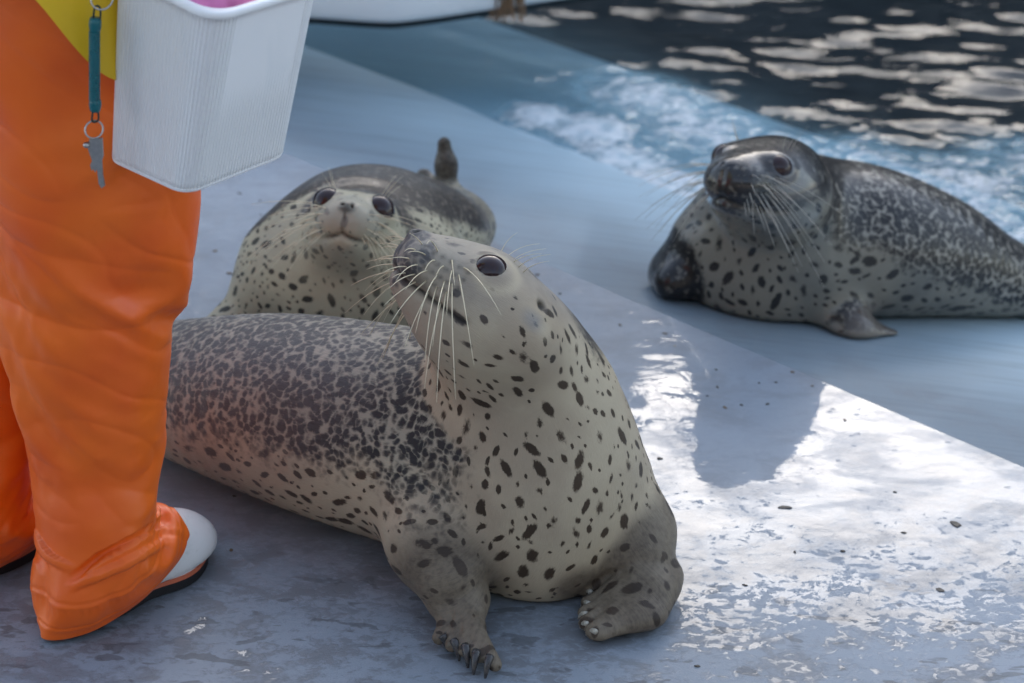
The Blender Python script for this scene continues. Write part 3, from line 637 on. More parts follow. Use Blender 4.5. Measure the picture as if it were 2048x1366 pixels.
# image-right fore flipper, folded with the toes turned in
sh2, el2, wr2 = at(1222, 985, 2.88), at(1272, 1062, 2.85), on(1284, 1120, .052)
o1 += [('u', Cone(sh2, el2, .055, .044), .04), ('u', Cone(el2, wr2, .043, .038), .04)]
tipsR = [on(1180, 1180, .016), on(1176, 1206, .015), on(1170, 1226, .014), on(1172, 1246, .013), on(1192, 1264, .012)]
paw(o1, on(1278, 1166, .034), tipsR, .036, .0115, .018, flat=1.5, mid=.35)
for a_, b_, r0, r1 in ((on(1312, 1150, .030), on(1282, 1222, .022), .034, .030), (on(1282, 1222, .022), on(1205, 1260, .014), .028, .016)): o1 += [('u', Cone(a_, b_, r0, r1, (0, 0, 1), 1.7), .018)]
o1 += [('i', Half((0, 0, .001), (0, 0, 1)), .012)]; o1 += H1.fit(o1).cuts()
def paint1(v, n, hl, s, H):
    z = np.zeros(len(v)); k = H.s
    tr = catmull(tr1, 50); bd = np.full(len(v), 9.); zi = z.copy(); ri = z.copy()
    for r in tr:
        d = np.linalg.norm(v[:, :2]-r[:2], axis=1); m = d < bd; bd[m] = d[m]; zi[m] = r[2]; ri[m] = r[4]
    up = (v[:, 2]-zi)/ri                                              # -1 belly .. 1 back
    neck = np.clip((hl[:, 0]+.20)/.1, 0, 1)
    dors = smooth01(up+.25*n[:, 2], -.55, .85)
    dn, _ = seg_dist(v, np.array([H.O, n0, n1, n2])); on_tr = (1-smooth01(v[:, 0], -.10, -.01))*smooth01(dn, .112, .135)   # trunk, away from chest and throat
    dors = dors*on_tr
    right = blob(v, at(1240, 800, 2.95), (.045, .09, .085), .6)
    dors = np.maximum(dors, right*.95)
    nape = smooth01((v-at(1030, 690, 2.875))@nrm(CR*.85+CU*.45-CB*.28), .035, .095)*smooth01(v[:, 2], .26, .36)
    cap = nape*.85
    dens = np.where(dors > .62, .05, .62)*(.10+.90*smooth01(np.linalg.norm(hl-np.array([.035, 0, .0]), axis=1), .07, .13)); dens = dens*(1-nape)
    size = .0054+.0014*smooth01(v[:, 2], .30, .05)
    face = .55*smooth01(hl[:, 0], -.02, .07)*(.6+.4*smooth01(hl[:, 2], -.03, .0))
    face = np.maximum(face, .62*smooth01(hl[:, 2], .018, .055)*smooth01(hl[:, 0], -.16, -.02))
    face = np.maximum(face, .8*blob(hl, (-.022, .062, .008), (.020, .02, .012), .7))
    fl = np.maximum(1-smooth01(seg_dist(v, np.array([el*.6+wr*.4, wr, on(918, 1205, .036), on(940, 1310, .015)]))[0], .040, .085), 1-smooth01(seg_dist(v, np.array([el2, wr2, on(1278, 1166, .034), on(1282, 1215, .022), on(1185, 1235, .015)]))[0], .046, .074))
    paw_ = np.clip(fl*1.1, 0, .85); dens = dens*(1-.85*paw_)
    pale = z.copy()
    for y in (1, -1):
        e = np.linalg.norm(hl-np.array([.031, .052*y, .024]), axis=1); pale = np.maximum(pale, np.exp(-((e-.0215)/.006)**2)*.6)
        pale = np.maximum(pale, .5*blob(hl, (-.040, .07*y, .010), (.012, .02, .012), .8))
    ink = .55*blob(hl, (.088, .034, -.026), (.026, .012, .008), .8)
    dots = z.copy()
    for y in (1, -1):
        for row in range(5):
            for j in range(6):
                c = np.array([.1035-.047*j/5, y*(.030+.014*j/5), .006-.0095*row+.004*j/5]); dd = np.hypot((hl-c)[:, 0], (hl-c)[:, 2]); dots = np.maximum(dots, np.exp(-(dd/.0022)**2)*(np.sign(hl[:, 1]) == y))
    ink = np.maximum(ink, dots*.6)
    return dict(dors=dors, cap=cap, dens=dens, size=size, face=face, pale=pale, ink=ink, paw=paw_)
cre1 = []
for i in range(4):
    a = (np.asarray(tipsL[i])+tipsL[i+1])/2; w0 = on(918, 1205, .036); cre1.append((np.array([a+V(0, 0, .012), a*.55+w0*.45+V(0, 0, .026)]), .005, .006))
    a = (np.asarray(tipsR[i])+tipsR[i+1])/2; w0 = on(1278, 1166, .034); cre1.append((np.array([a+V(0, 0, .01), a*.6+w0*.4+V(0, 0, .024), a*.25+w0*.75+V(0, 0, .034)]), .0042, .006))
SEAL1 = seal_material('seal_coat_cream', (.48, .405, .285), (.37, .300, .215), (.032, .016, .008), (.030, .027, .028), (.34, .305, .235), 98.0, .46, spec=.22, pawc=(.080, .061, .048))
path1 = [H1.p(.12, 0, -.02), H1.p(-.03, 0, -.01), n0, n1, n2, n3, at(1080, 990, 2.87), V(-.02, 2.92, .13), V(-.20, 3.01, .13), V(-.33, 3.10, .12), V(-.49, 3.22, .09), V(-.78, 3.39, .045), V(-1.05, 3.43, .03)]
s1, v1, nn1 = build_seal('front_seal', H1, o1, (-1.12, 2.45, -.02), (.30, 3.62, .58), .0034, path1, SEAL1, EYE_M, WH, paint1, cre1, 3, (.02, 2.86, 0),
    'cream seal with dark spots in front, rearing its head towards the white basket')
for a, b in (((884, 1270), (897, 1302)), ((907, 1280), (919, 1322)), ((930, 1290), (936, 1336)), ((953, 1302), (947, 1350)), ((980, 1312), (970, 1357))):
    claw(s1, on(*a, .026), on(*b, .005), .0056, CLAW)
for a, b in (((1182, 1185), (1168, 1190)), ((1178, 1208), (1162, 1213)), ((1172, 1228), (1156, 1238)), ((1174, 1248), (1160, 1256)), ((1192, 1264), (1172, 1270))):
    claw(s1, on(*a, .022), on(*b, .006), .0036, CLAW_P)

# ---- the seal behind it, facing the viewer
H2 = Head(at(710, 452, 3.47), -.07*CR+.10*CU+.985*CB, .15*CR+.97*CU-.03*CB, .98, .066, (.040, .0365, .0200), (.86, .38, .34), .9, 1.20, .072)
tr2 = [(-.245, 3.56, .110, .145, .110), (-.225, 3.67, .114, .150, .114), (-.170, 3.77, .085, .135, .088), (-.125, 3.85, .060, .105, .062), (-.110, 3.92, .046, .065, .046), (-.108, 3.97, .042, .036, .030)]
o2 = H2.ops(); m0, m1, m2 = H2.p(-.070, 0, -.015), V(-.25, 3.56, .165), V(-.25, 3.58, .12)
o2 += [('u', Cone(m0, m1, .064, .088), .035), ('u', Ell((-.250, 3.580, .110), (.156, .108, .110)), .05), ('u', Loft(tr2), .05)]
o2 += [('u', Cone((-.36, 3.58, .09), (-.425, 3.55, .035), .062, .030), .05), ('u', Cone((-.425, 3.55, .03), (-.50, 3.50, .015), .030, .026, (0, 0, 1), 1.6), .03)]
o2 += [('u', Cone((-.13, 3.55, .08), (-.07, 3.52, .035), .060, .030), .05), ('u', Cone((-.07, 3.52, .03), (.0, 3.47, .015), .030, .026, (0, 0, 1), 1.6), .03)]
fa, fb = V(-.106, 3.965, .05), at(888, 286, 3.98)
o2 += [('u', Cone(fa, fa*.4+fb*.6, .017, .0165, (-.2, 1, .2), 1.4), .015), ('u', Cone(fa*.4+fb*.6, fb, .0165, .0115, (-.2, 1, .2), 1.4), .015), ('u', Cone((-.12, 3.96, .045), at(848, 352, 4.0), .022, .014, (0, 1, .2), 1.3), .02)]
o2 += [('i', Half((0, 0, .001), (0, 0, 1)), .012)]; o2 += H2.fit(o2).cuts()
def paint2(v, n, hl, s, H):
    z = np.zeros(len(v))
    back = smooth01(n[:, 2]*.75+n[:, 1]*.9+(v[:, 1]-3.60)*3.2, .10, .65)*(1-smooth01(hl[:, 0], -.03, .03))
    headm = smooth01(-np.linalg.norm(hl-np.array([.01, 0, -.005]), axis=1), -.135, -.10)
    crown = smooth01(hl[:, 2]-.40*hl[:, 0]+.30*np.abs(hl[:, 1]), .020, .050)*smooth01(hl[:, 2], -.01, .02)
    hip = smooth01(v[:, 1], 3.74, 3.84); low = smooth01(-v[:, 2], -.11, -.04)
    cap = np.maximum(back*(1-.50*hip)*(1-.75*low)*.85, crown*headm*.72)
    tail = smooth01(v[:, 1], 3.93, 3.96)*smooth01(v[:, 2], .07, .09)
    cap = np.maximum(cap, tail*.62)
    dens = np.where(headm > .3, .30, .9)*(1-.7*blob(hl, (.06, 0, -.02), (.07, .06, .06)))
    size = z+.0056+.001*hip
    face = .55*smooth01(hl[:, 0], .04, .08)*headm*(.4+.6*smooth01(hl[:, 2], -.03, -.01))
    pale = .22*headm*(1-crown)
    for y in (1, -1):
        e = np.linalg.norm(hl-np.array([.050, .047*y, .028]), axis=1); pale = np.maximum(pale, np.exp(-((e-.020)/.006)**2)*.5)
    ink = np.maximum(.75*blob(hl, (.110, 0, .011), (.011, .014, .009), .5), .35*tail)
    return dict(dors=z, cap=cap, dens=dens, size=size, face=face, pale=pale, ink=ink, paw=.5*hip*(1-low), gloss=.22*np.maximum(crown*headm, back))
SEAL2 = seal_material('seal_coat_ivory', (.44, .395, .275), (.35, .31, .22), (.014, .010, .008), (.066, .055, .047), (.40, .34, .27), 60.0, .42, .08)
path2 = [H2.p(.12, 0, -.02), H2.p(0, 0, 0), m0, m1, V(-.24, 3.62, .10), V(-.225, 3.70, .11), V(-.17, 3.77, .09), V(-.125, 3.85, .07), V(-.108, 3.98, .045)]
s2, v2, nn2 = build_seal('middle_seal', H2, o2, (-.56, 3.30, -.02), (.08, 4.20, .40), .0040, path2, SEAL2, EYE_M, WH, paint2, (), 5, (-.22, 3.65, 0),
    'ivory seal with brown back lying behind the front seal, face towards the camera', whisk=dict(len=1.0, thick=.9), mouth_end=.42)

# ---- the wet dark seal on the ramp
f3 = -.54*CR+.00*CU+.84*CB; l3 = .82*CR-.22*CU+.53*CB
H3 = Head(at(1520, 361, 3.54), f3, np.cross(f3, l3), 1.08, .066, mz=.80, cl=.074)
tr3 = [(.385, 3.68, .090, .120, .115), (.46, 3.70, .095, .130, .125), (.55, 3.72, .085, .132, .125), (.68, 3.76, .042, .112, .100), (.80, 3.79, -.012, .078, .066), (.92, 3.82, -.045, .05, .045), (1.02, 3.84, -.066, .034, .028)]
o3 = H3.ops(); k0, k1 = H3.p(-.070, 0, -.015), V(.425, 3.68, .150)
o3 += [('u', Cone(k0, k1, .078, .098), .05), ('u', Ell((.400, 3.655, .085), (.128, .115, .130)), .06), ('u', Loft(tr3), .05)]
o3 += [('u', Cone(at(1400, 500, 3.66), at(1350, 548, 3.66), .050, .036), .04), ('u', Cone(at(1350, 548, 3.66), at(1345, 566, 3.61), .036, .030), .03)]
o3 += [('u', Cone(at(1655, 610, 3.62), at(1700, 662, 3.56), .045, .034), .04), ('u', Cone(at(1700, 664, 3.56), at(1782, 676, 3.575), .034, .020, RAMP_N, 1.35), .03)]
for sx in (.06, -.05): o3 += [('u', Cone((1.0, 3.84, -.07), (1.17, 3.86+sx, -.105), .028, .034, RAMP_N, 2.0), .03)]
EYEPT = V(0, 0, CAM_H); K3 = 1.03; sc3 = lambda p: EYEPT+(np.asarray(p, float)-EYEPT)*K3       # this seal sits a little farther back and is a little larger
o3 = [('u', Scaled(o3, EYEPT, K3), 0), ('i', Half(CA+RAMP_N*.001, RAMP_N), .012)]
H3 = Head(sc3(H3.O), f3, np.cross(f3, l3), 1.08*K3, .066, mz=.80, cl=.074); k0, k1 = sc3(k0), sc3(k1); o3 += H3.fit(o3).cuts()
def paint3(v, n, hl, s, H):
    z = np.zeros(len(v)); headm = smooth01(-np.linalg.norm(hl-np.array([.02, 0, .0]), axis=1), -.135, -.105)
    d = n@nrm(V(.35, .55, .75)); dors = smooth01(d+(v[:, 0]-.46)*2.6+(v[:, 2]-.10)*1.5, -.30, .55)
    cheek = np.maximum(blob(hl, (-.03, .06, -.035), (.045, .05, .03), .6), blob(hl, (.045, .03, -.045), (.03, .04, .012), .5))
    cap = headm*.95*(1-.85*cheek)*(.35+.65*smooth01(hl[:, 2]+.25*hl[:, 0], -.035, .0))
    neckd, _ = seg_dist(v, np.array([H.p(-.05, 0, 0), k1])); cap = np.maximum(cap, .9*(1-headm)*smooth01(d, .45, .8)*(1-smooth01(neckd, .13, .16)))
    cap = np.maximum(cap, blob(v, sc3(at(1345, 550, 3.63)), (.07, .1, .085), .4))
    dens = np.where(headm > .3, .7, 1.0); size = z+.0078
    face = .85*np.maximum(blob(hl, (.008, .045, .012), (.055, .05, .042), .5), blob(hl, (.008, -.045, .012), (.055, .05, .042), .5))*headm
    paw_ = .8*blob(v, sc3(at(1745, 665, 3.55)), (.075, .08, .05), .4)
    return dict(dors=dors*(1-headm), cap=cap, dens=dens, size=size, face=face, pale=z, ink=z, paw=paw_, gloss=np.maximum(headm*.95, cap*.45))
SEAL3 = seal_material('seal_coat_dark_wet', (.215, .20, .16), (.145, .14, .12), (.007, .006, .007), (.014, .013, .014), (.27, .25, .21), 105.0, .34, .35, (.115, .12, .13), fill=.06)
path3 = [H3.p(.12, 0, -.02), H3.p(0, 0, 0), k0, k1]+[sc3(p) for p in (V(.44, 3.69, .10), V(.55, 3.72, .08), V(.68, 3.76, .04), V(.92, 3.82, -.05), V(1.15, 3.86, -.1))]
s3, v3, nn3 = build_seal('ramp_seal', H3, o3, (.18, 3.42, -.30), (1.32, 4.15, .40), .0040, path3, SEAL3, EYE_M, WH_D, paint3, (), 9, (.46, 3.77, -.05),
    'dark wet seal with black mottled back resting on the ramp beside the foam', whisk=dict(len=1.0, thick=.8))
# ------------------------------------------------------------------ keeper: oilskin trousers, boots, jacket hem, glove
def project(P):
    d = P-np.array([0, 0, CAM_H]); zc = d@np.array([0, CP, -SP]); return np.stack([1024+FPX*(d@CR)/zc, 683-FPX*(d@CU)/zc], 1)
t = NT('orange_oilskin'); co = t.obj()
nz = t.noise(co, 5.0, 3).outputs[0]; wv = t.noise(co, 650.0, 2).outputs[0]; nm = t.noise(co, 24.0, 3, .5).outputs[0]
t.p(Base_Color=t.mix(t.ramp(nz, .3, .7), (.80, .105, .003), (.90, .160, .005)), Roughness=t.ramp(nm, .3, .7, .36, .50), Normal=t.bump(t.math('ADD', t.math('MULTIPLY', wv, .10), nm), .22, .006)); t.b.inputs['Sheen Weight'].default_value = .05
ORANGE = t.m
YEL = plain('yellow_oilskin', (.78, .50, .012), .42, var=.08, scale=12); PINK = plain('pink_rubber', (.78, .22, .46), .35, var=.06)
t = NT('white_boot_rubber'); co = t.obj(); vb = t.n('TexVoronoi', {'Vector': co, 'Scale': 38.0, 'Randomness': 1.0}, feature='F1')
speck = t.math('MULTIPLY', t.ramp(vb.outputs['Distance'], .13, .06), t.ramp(t.n('SeparateColor', {0: vb.outputs['Color']}).outputs[0], .55, .6)); scuff = t.ramp(t.noise(t.mapping(co, (1, 1, 2.5)), 34.0, 5, .65, .5).outputs[0], .52, .75, 0, .45)
t.p(Base_Color=t.mix(speck, t.mix(scuff, (.80, .81, .79), (.50, .49, .45)), (.04, .035, .03)), Roughness=t.ramp(scuff, 0, .4, .32, .55), Normal=t.bump(t.noise(co, 60.0, 3).outputs[0], .12, .003)); WBOOT = t.m
BSOLE = plain('black_sole_rubber', (.012, .012, .014), .6); OWELT = plain('orange_welt_rubber', (.62, .16, .08), .45)
HD = nrm((.55, .84, 0)); HP = nrm((-.84, .55, 0))
keeper = empty('person', (-.62, 2.86, 0)); tag(keeper, 'person in orange oilskin trousers and white boots standing at the left with a basket', 'person')
NA = 220
def leg(rows, n, corner=0.0, shift=None):
    """rows: (x,y,z,half along image x, half depth)"""
    R = catmull(rows, n); vs = []
    for i, r in enumerate(R):
        th = np.linspace(0, 2*math.pi, NA, endpoint=False); c, s = np.cos(th), np.sin(th)
        ex = np.sign(c)*np.abs(c)**.95*r[3]; ey = np.sign(s)*np.abs(s)**.95*r[4]
        vs.append(np.stack([r[0]+ex, r[1]+ey, np.full(NA, r[2])], 1))
    v = np.concatenate(vs); I = np.arange(n*NA).reshape(n, NA); J = np.roll(I, -1, 1)
    return v, np.stack([I[:-1], J[:-1], J[1:], I[1:]], -1).reshape(-1, 4)
# drape of one oilskin trouser leg: 84 rings of 42 points as x, y and z in 0.4 mm, settled over the boot
DRAPE = [
    [[315,327,332,316,280,243,206,170,136,106,81,63,52,45,26,-1,-22,-42,-64,-88,-94,-76,-82,-87,-92,-97,-101,-104,-79,-42,-7,27,58,87,115,144,172,199,225,249,272,295],
     [313,317,319,314,290,256,218,182,147,117,91,73,59,39,11,-16,-40,-63,-83,-87,-87,-96,-105,-108,-112,-116,-116,-104,-76,-39,-3,31,63,90,118,150,179,207,233,257,280,301],
     [310,310,307,302,287,259,226,191,157,127,102,80,56,27,-2,-30,-55,-79,-96,-85,-88,-112,-121,-124,-127,-129,-120,-98,-72,-37,-1,34,67,93,120,154,184,210,235,262,285,303],
     [303,300,292,282,267,247,221,193,162,133,104,75,43,12,-17,-43,-68,-90,-106,-93,-94,-120,-132,-135,-137,-136,-116,-90,-68,-38,-2,34,68,96,121,155,186,209,233,264,286,297],
     [282,277,270,259,241,221,199,176,150,121,90,58,27,-4,-32,-58,-81,-101,-115,-106,-99,-119,-138,-143,-143,-138,-114,-85,-68,-41,-5,31,65,96,121,154,185,205,233,261,273,278],
     [260,258,252,238,217,195,174,154,130,103,73,43,14,-15,-44,-70,-92,-111,-123,-119,-104,-114,-140,-148,-147,-138,-113,-83,-68,-43,-8,28,63,94,121,153,184,205,235,253,259,262],
     [249,244,235,218,196,172,152,133,112,85,57,28,7,-18,-49,-77,-101,-119,-131,-133,-116,-114,-140,-150,-149,-140,-116,-85,-68,-44,-9,27,61,93,125,154,185,206,234,243,254,259],
     [254,244,230,211,187,163,144,123,100,72,44,16,-4,-21,-45,-74,-101,-120,-134,-141,-131,-119,-136,-147,-145,-136,-116,-87,-66,-41,-6,30,66,99,133,163,192,213,231,242,249,255],
     [255,255,241,220,195,171,149,121,92,62,33,4,-21,-35,-46,-69,-96,-117,-133,-143,-142,-127,-131,-139,-138,-130,-114,-88,-64,-35,-1,36,72,108,142,174,199,220,232,242,245,249],
     [252,255,247,228,203,177,150,119,87,55,24,-6,-34,-53,-57,-69,-92,-115,-133,-145,-148,-138,-131,-134,-133,-125,-109,-87,-61,-30,5,41,79,115,149,180,205,222,235,242,248,249],
     [243,240,234,220,196,168,140,111,82,51,18,-13,-41,-66,-72,-76,-93,-115,-135,-147,-151,-146,-137,-135,-132,-123,-107,-85,-58,-27,8,46,83,120,155,185,209,225,239,248,250,247],
     [240,230,217,206,188,159,129,99,72,43,13,-20,-48,-75,-86,-86,-97,-117,-137,-149,-152,-149,-142,-137,-131,-121,-105,-83,-56,-24,11,49,87,124,159,190,214,231,243,254,254,250],
     [241,229,211,192,180,156,123,90,60,32,5,-26,-56,-83,-98,-96,-102,-120,-139,-151,-153,-150,-144,-138,-131,-120,-104,-82,-54,-23,13,51,89,126,161,192,219,238,249,259,259,251],
     [244,230,214,192,173,155,125,89,55,24,-4,-32,-62,-90,-108,-106,-108,-123,-141,-152,-154,-150,-145,-138,-131,-120,-103,-81,-53,-21,15,52,90,127,162,193,221,241,254,260,261,255],
     [251,235,218,197,172,152,127,93,56,22,-10,-39,-67,-96,-116,-114,-113,-126,-142,-152,-153,-150,-144,-138,-130,-119,-102,-79,-52,-20,15,52,89,127,162,193,220,242,256,264,264,259],
     [255,241,222,201,177,153,129,97,61,24,-10,-42,-71,-100,-122,-122,-119,-129,-143,-152,-152,-149,-144,-138,-130,-118,-101,-79,-52,-20,15,51,89,126,161,193,221,242,257,266,266,262],
     [257,245,228,206,182,157,132,102,67,29,-8,-41,-70,-99,-125,-128,-125,-132,-144,-152,-152,-149,-145,-139,-130,-117,-100,-79,-51,-18,15,51,89,127,162,193,221,244,259,267,269,266],
     [261,249,234,212,187,162,136,108,73,36,-3,-38,-68,-98,-127,-134,-131,-136,-146,-152,-152,-150,-145,-139,-130,-116,-99,-78,-49,-17,16,53,91,128,164,195,222,245,261,271,273,269],
     [265,253,239,219,193,166,139,112,79,42,4,-33,-65,-97,-128,-139,-137,-140,-147,-152,-152,-150,-146,-140,-129,-115,-99,-77,-47,-16,18,55,93,130,166,198,223,244,262,274,278,274],
     [271,259,242,222,198,170,141,114,83,47,9,-29,-63,-95,-128,-142,-141,-143,-149,-153,-153,-151,-148,-141,-129,-116,-101,-77,-47,-16,19,57,95,132,167,200,225,244,261,276,283,281],
     [279,267,248,225,202,175,144,115,86,51,14,-25,-61,-94,-127,-144,-145,-146,-151,-154,-155,-153,-149,-142,-131,-119,-103,-77,-47,-15,22,60,97,133,169,200,226,246,263,276,285,286],
     [283,274,256,230,205,180,149,117,88,55,18,-21,-59,-93,-127,-145,-148,-149,-153,-156,-157,-156,-151,-143,-133,-122,-105,-78,-47,-12,26,63,99,135,169,200,226,250,267,278,285,287],
     [282,276,262,238,210,184,155,122,90,58,21,-17,-56,-92,-127,-146,-150,-152,-156,-159,-160,-159,-154,-146,-137,-126,-107,-79,-45,-8,29,65,101,136,169,201,228,253,271,281,286,286],
     [283,274,262,244,218,189,160,128,94,61,25,-13,-53,-91,-127,-147,-151,-154,-159,-163,-164,-162,-157,-149,-140,-129,-109,-79,-42,-5,30,66,101,136,170,203,230,254,271,282,289,288],
     [287,276,260,245,224,195,165,134,99,64,28,-10,-50,-90,-126,-147,-153,-157,-163,-166,-167,-166,-160,-152,-144,-133,-111,-77,-38,-3,30,65,100,136,171,203,231,255,273,284,290,291],
     [290,281,265,246,226,201,170,138,103,67,30,-8,-47,-88,-126,-148,-154,-159,-167,-170,-171,-169,-163,-154,-148,-136,-111,-74,-37,-4,29,65,100,136,171,203,233,257,276,286,290,292],
     [291,285,272,250,228,204,175,142,107,70,32,-6,-45,-87,-125,-148,-155,-162,-170,-173,-175,-173,-165,-157,-152,-139,-110,-71,-37,-7,28,64,100,137,171,205,234,258,276,289,294,293],
     [294,287,275,256,232,207,179,146,111,73,34,-4,-43,-85,-124,-148,-156,-164,-173,-177,-179,-176,-168,-160,-156,-141,-108,-70,-40,-9,27,64,101,138,172,206,234,256,276,291,299,298],
     [298,290,277,260,238,212,183,151,114,76,36,-3,-42,-84,-123,-147,-157,-167,-177,-180,-182,-179,-170,-163,-160,-142,-106,-71,-44,-11,27,64,101,138,173,206,234,257,277,293,302,303],
     [302,294,282,266,244,217,187,155,118,79,38,-2,-41,-82,-122,-147,-158,-169,-180,-184,-185,-181,-172,-166,-163,-142,-104,-74,-47,-12,26,63,100,137,173,208,236,258,278,293,303,306],
     [307,300,289,272,250,222,192,158,121,82,41,0,-40,-81,-120,-145,-159,-172,-182,-187,-188,-183,-174,-170,-166,-140,-104,-78,-50,-13,24,60,98,136,175,210,236,259,278,294,304,309],
     [312,306,294,278,256,228,197,162,125,85,43,2,-39,-79,-117,-144,-160,-174,-185,-190,-191,-185,-176,-173,-168,-138,-105,-82,-52,-14,22,58,97,137,176,209,236,260,280,296,306,312],
     [318,312,300,283,262,234,202,166,128,87,46,4,-37,-78,-114,-142,-161,-176,-187,-192,-193,-187,-178,-177,-169,-137,-107,-86,-54,-16,20,57,97,138,174,207,236,261,281,298,309,316],
     [322,319,307,289,267,240,207,171,132,91,48,6,-35,-75,-111,-139,-161,-177,-189,-195,-194,-188,-181,-182,-169,-136,-110,-88,-55,-17,19,58,98,137,173,206,236,261,282,300,311,319],
     [324,323,313,295,273,246,213,176,136,95,52,9,-32,-72,-107,-137,-160,-178,-190,-196,-196,-189,-184,-186,-169,-136,-113,-90,-55,-19,18,58,99,137,173,207,237,262,285,302,313,320],
     [327,323,314,301,281,253,219,181,141,99,55,12,-29,-69,-104,-135,-159,-178,-191,-197,-197,-190,-187,-190,-170,-138,-117,-91,-55,-21,18,60,100,137,174,207,238,265,287,303,315,325],
     [330,324,316,307,290,260,224,186,146,103,59,16,-26,-65,-101,-132,-158,-178,-191,-198,-197,-190,-191,-193,-170,-140,-120,-90,-54,-21,18,60,99,138,174,208,240,266,286,304,320,330],
     [333,332,326,315,295,265,229,191,150,107,63,19,-23,-62,-98,-130,-156,-177,-191,-198,-197,-191,-194,-195,-170,-144,-121,-87,-54,-21,18,59,98,137,175,210,240,264,286,306,321,330],
     [337,346,340,321,296,266,233,197,157,113,68,23,-19,-59,-96,-128,-155,-176,-191,-198,-197,-192,-199,-198,-172,-147,-119,-83,-53,-21,18,58,98,138,177,211,240,265,288,304,315,325],
     [350,361,348,320,291,263,234,203,164,119,73,28,-15,-55,-93,-126,-154,-175,-191,-199,-197,-195,-203,-200,-174,-149,-116,-81,-54,-20,19,59,100,141,179,211,241,269,288,299,312,329],
     [367,369,346,316,287,259,231,203,168,125,79,32,-12,-52,-90,-123,-152,-174,-190,-198,-197,-197,-207,-201,-176,-148,-112,-80,-55,-20,19,59,101,142,178,211,245,271,287,301,321,346],
     [382,371,343,315,288,257,226,198,168,128,82,36,-9,-49,-87,-120,-149,-172,-188,-196,-196,-199,-209,-201,-176,-144,-108,-82,-56,-19,18,58,101,140,175,211,247,273,291,313,340,366],
     [390,374,347,321,292,258,224,194,165,128,84,38,-6,-47,-84,-117,-146,-169,-185,-194,-195,-200,-210,-200,-174,-139,-107,-85,-56,-20,17,58,99,136,172,211,246,274,300,328,357,381],
     [396,382,356,330,298,261,225,193,164,129,87,42,-3,-44,-81,-114,-143,-167,-183,-192,-195,-202,-210,-199,-171,-135,-108,-87,-55,-20,16,58,98,135,172,208,241,272,304,338,370,391],
     [404,391,368,340,305,266,228,194,164,131,90,46,2,-40,-78,-112,-141,-165,-182,-192,-196,-204,-211,-198,-167,-132,-111,-88,-54,-20,18,60,98,135,171,203,235,268,304,344,380,401],
     [410,398,377,349,313,274,234,197,164,132,94,50,6,-36,-75,-109,-139,-163,-181,-191,-197,-205,-211,-196,-162,-132,-115,-87,-53,-20,20,61,98,135,168,200,233,269,308,350,388,408],
     [414,403,383,356,321,282,241,201,164,131,96,53,10,-33,-72,-106,-136,-161,-180,-191,-197,-206,-210,-193,-159,-135,-117,-85,-53,-19,21,60,98,134,168,203,239,276,316,357,394,413],
     [417,407,388,361,327,289,248,206,167,131,96,56,13,-29,-69,-104,-134,-160,-179,-191,-198,-207,-209,-189,-157,-139,-117,-85,-54,-19,21,59,97,134,172,210,248,286,325,364,398,416],
     [420,410,392,366,334,297,256,213,171,133,97,58,16,-26,-66,-101,-133,-159,-178,-190,-199,-208,-208,-186,-158,-142,-117,-85,-55,-18,20,59,99,138,179,218,257,295,333,369,401,419],
     [423,414,397,371,340,303,263,221,177,136,99,60,19,-23,-63,-99,-131,-157,-177,-190,-199,-208,-207,-184,-161,-145,-117,-87,-56,-18,20,60,102,144,185,225,265,303,339,373,403,421],
     [427,418,401,377,346,310,270,227,183,140,101,62,21,-20,-60,-97,-129,-156,-177,-191,-200,-208,-205,-183,-165,-147,-118,-90,-56,-18,21,63,106,149,189,230,270,309,344,377,406,424],
     [430,422,406,382,351,316,276,233,189,146,104,64,24,-18,-58,-95,-128,-155,-176,-191,-200,-208,-204,-184,-169,-148,-120,-91,-56,-18,23,67,110,153,193,234,275,315,349,381,409,427],
     [433,426,410,387,356,321,281,238,194,150,108,67,26,-16,-56,-93,-127,-154,-176,-191,-201,-208,-204,-187,-172,-150,-123,-92,-56,-17,26,71,115,156,197,238,280,319,354,384,411,429],
     [436,429,414,391,361,325,286,242,198,155,112,69,28,-14,-54,-92,-126,-154,-176,-192,-202,-209,-204,-190,-175,-152,-126,-93,-56,-15,30,75,118,160,201,243,284,323,358,388,414,432],
     [439,432,417,395,365,329,289,247,202,158,115,72,29,-13,-53,-92,-126,-154,-177,-193,-203,-209,-205,-193,-178,-155,-128,-93,-55,-12,33,78,122,165,206,247,288,327,361,391,416,434],
     [442,436,421,399,368,332,293,250,206,162,118,75,31,-12,-53,-92,-126,-155,-178,-195,-205,-211,-207,-196,-179,-157,-128,-93,-54,-10,36,82,126,169,210,251,292,330,364,394,419,437],
     [445,439,425,402,372,336,296,253,209,165,121,77,32,-11,-53,-93,-127,-157,-180,-197,-207,-212,-208,-197,-180,-158,-128,-92,-52,-8,38,84,129,171,213,254,295,334,368,397,422,439],
     [449,443,429,406,376,339,299,256,212,167,123,79,34,-10,-53,-93,-129,-158,-181,-199,-209,-213,-209,-199,-181,-158,-127,-91,-50,-5,41,87,131,172,214,255,297,337,372,400,425,442],
     [452,447,433,411,379,342,301,259,214,169,125,80,35,-10,-53,-94,-130,-159,-183,-200,-211,-214,-210,-199,-182,-157,-125,-89,-48,-4,43,88,132,173,214,255,299,340,376,404,428,446],
     [456,451,437,414,382,344,303,261,216,171,126,82,36,-9,-54,-95,-131,-161,-184,-202,-213,-216,-211,-200,-182,-156,-124,-87,-46,-2,44,90,134,175,215,256,299,342,379,408,431,449],
     [459,455,441,418,385,345,304,262,218,173,128,83,37,-8,-54,-96,-133,-162,-185,-203,-214,-216,-211,-200,-181,-154,-123,-86,-45,-1,46,92,137,179,219,258,300,344,383,412,435,452],
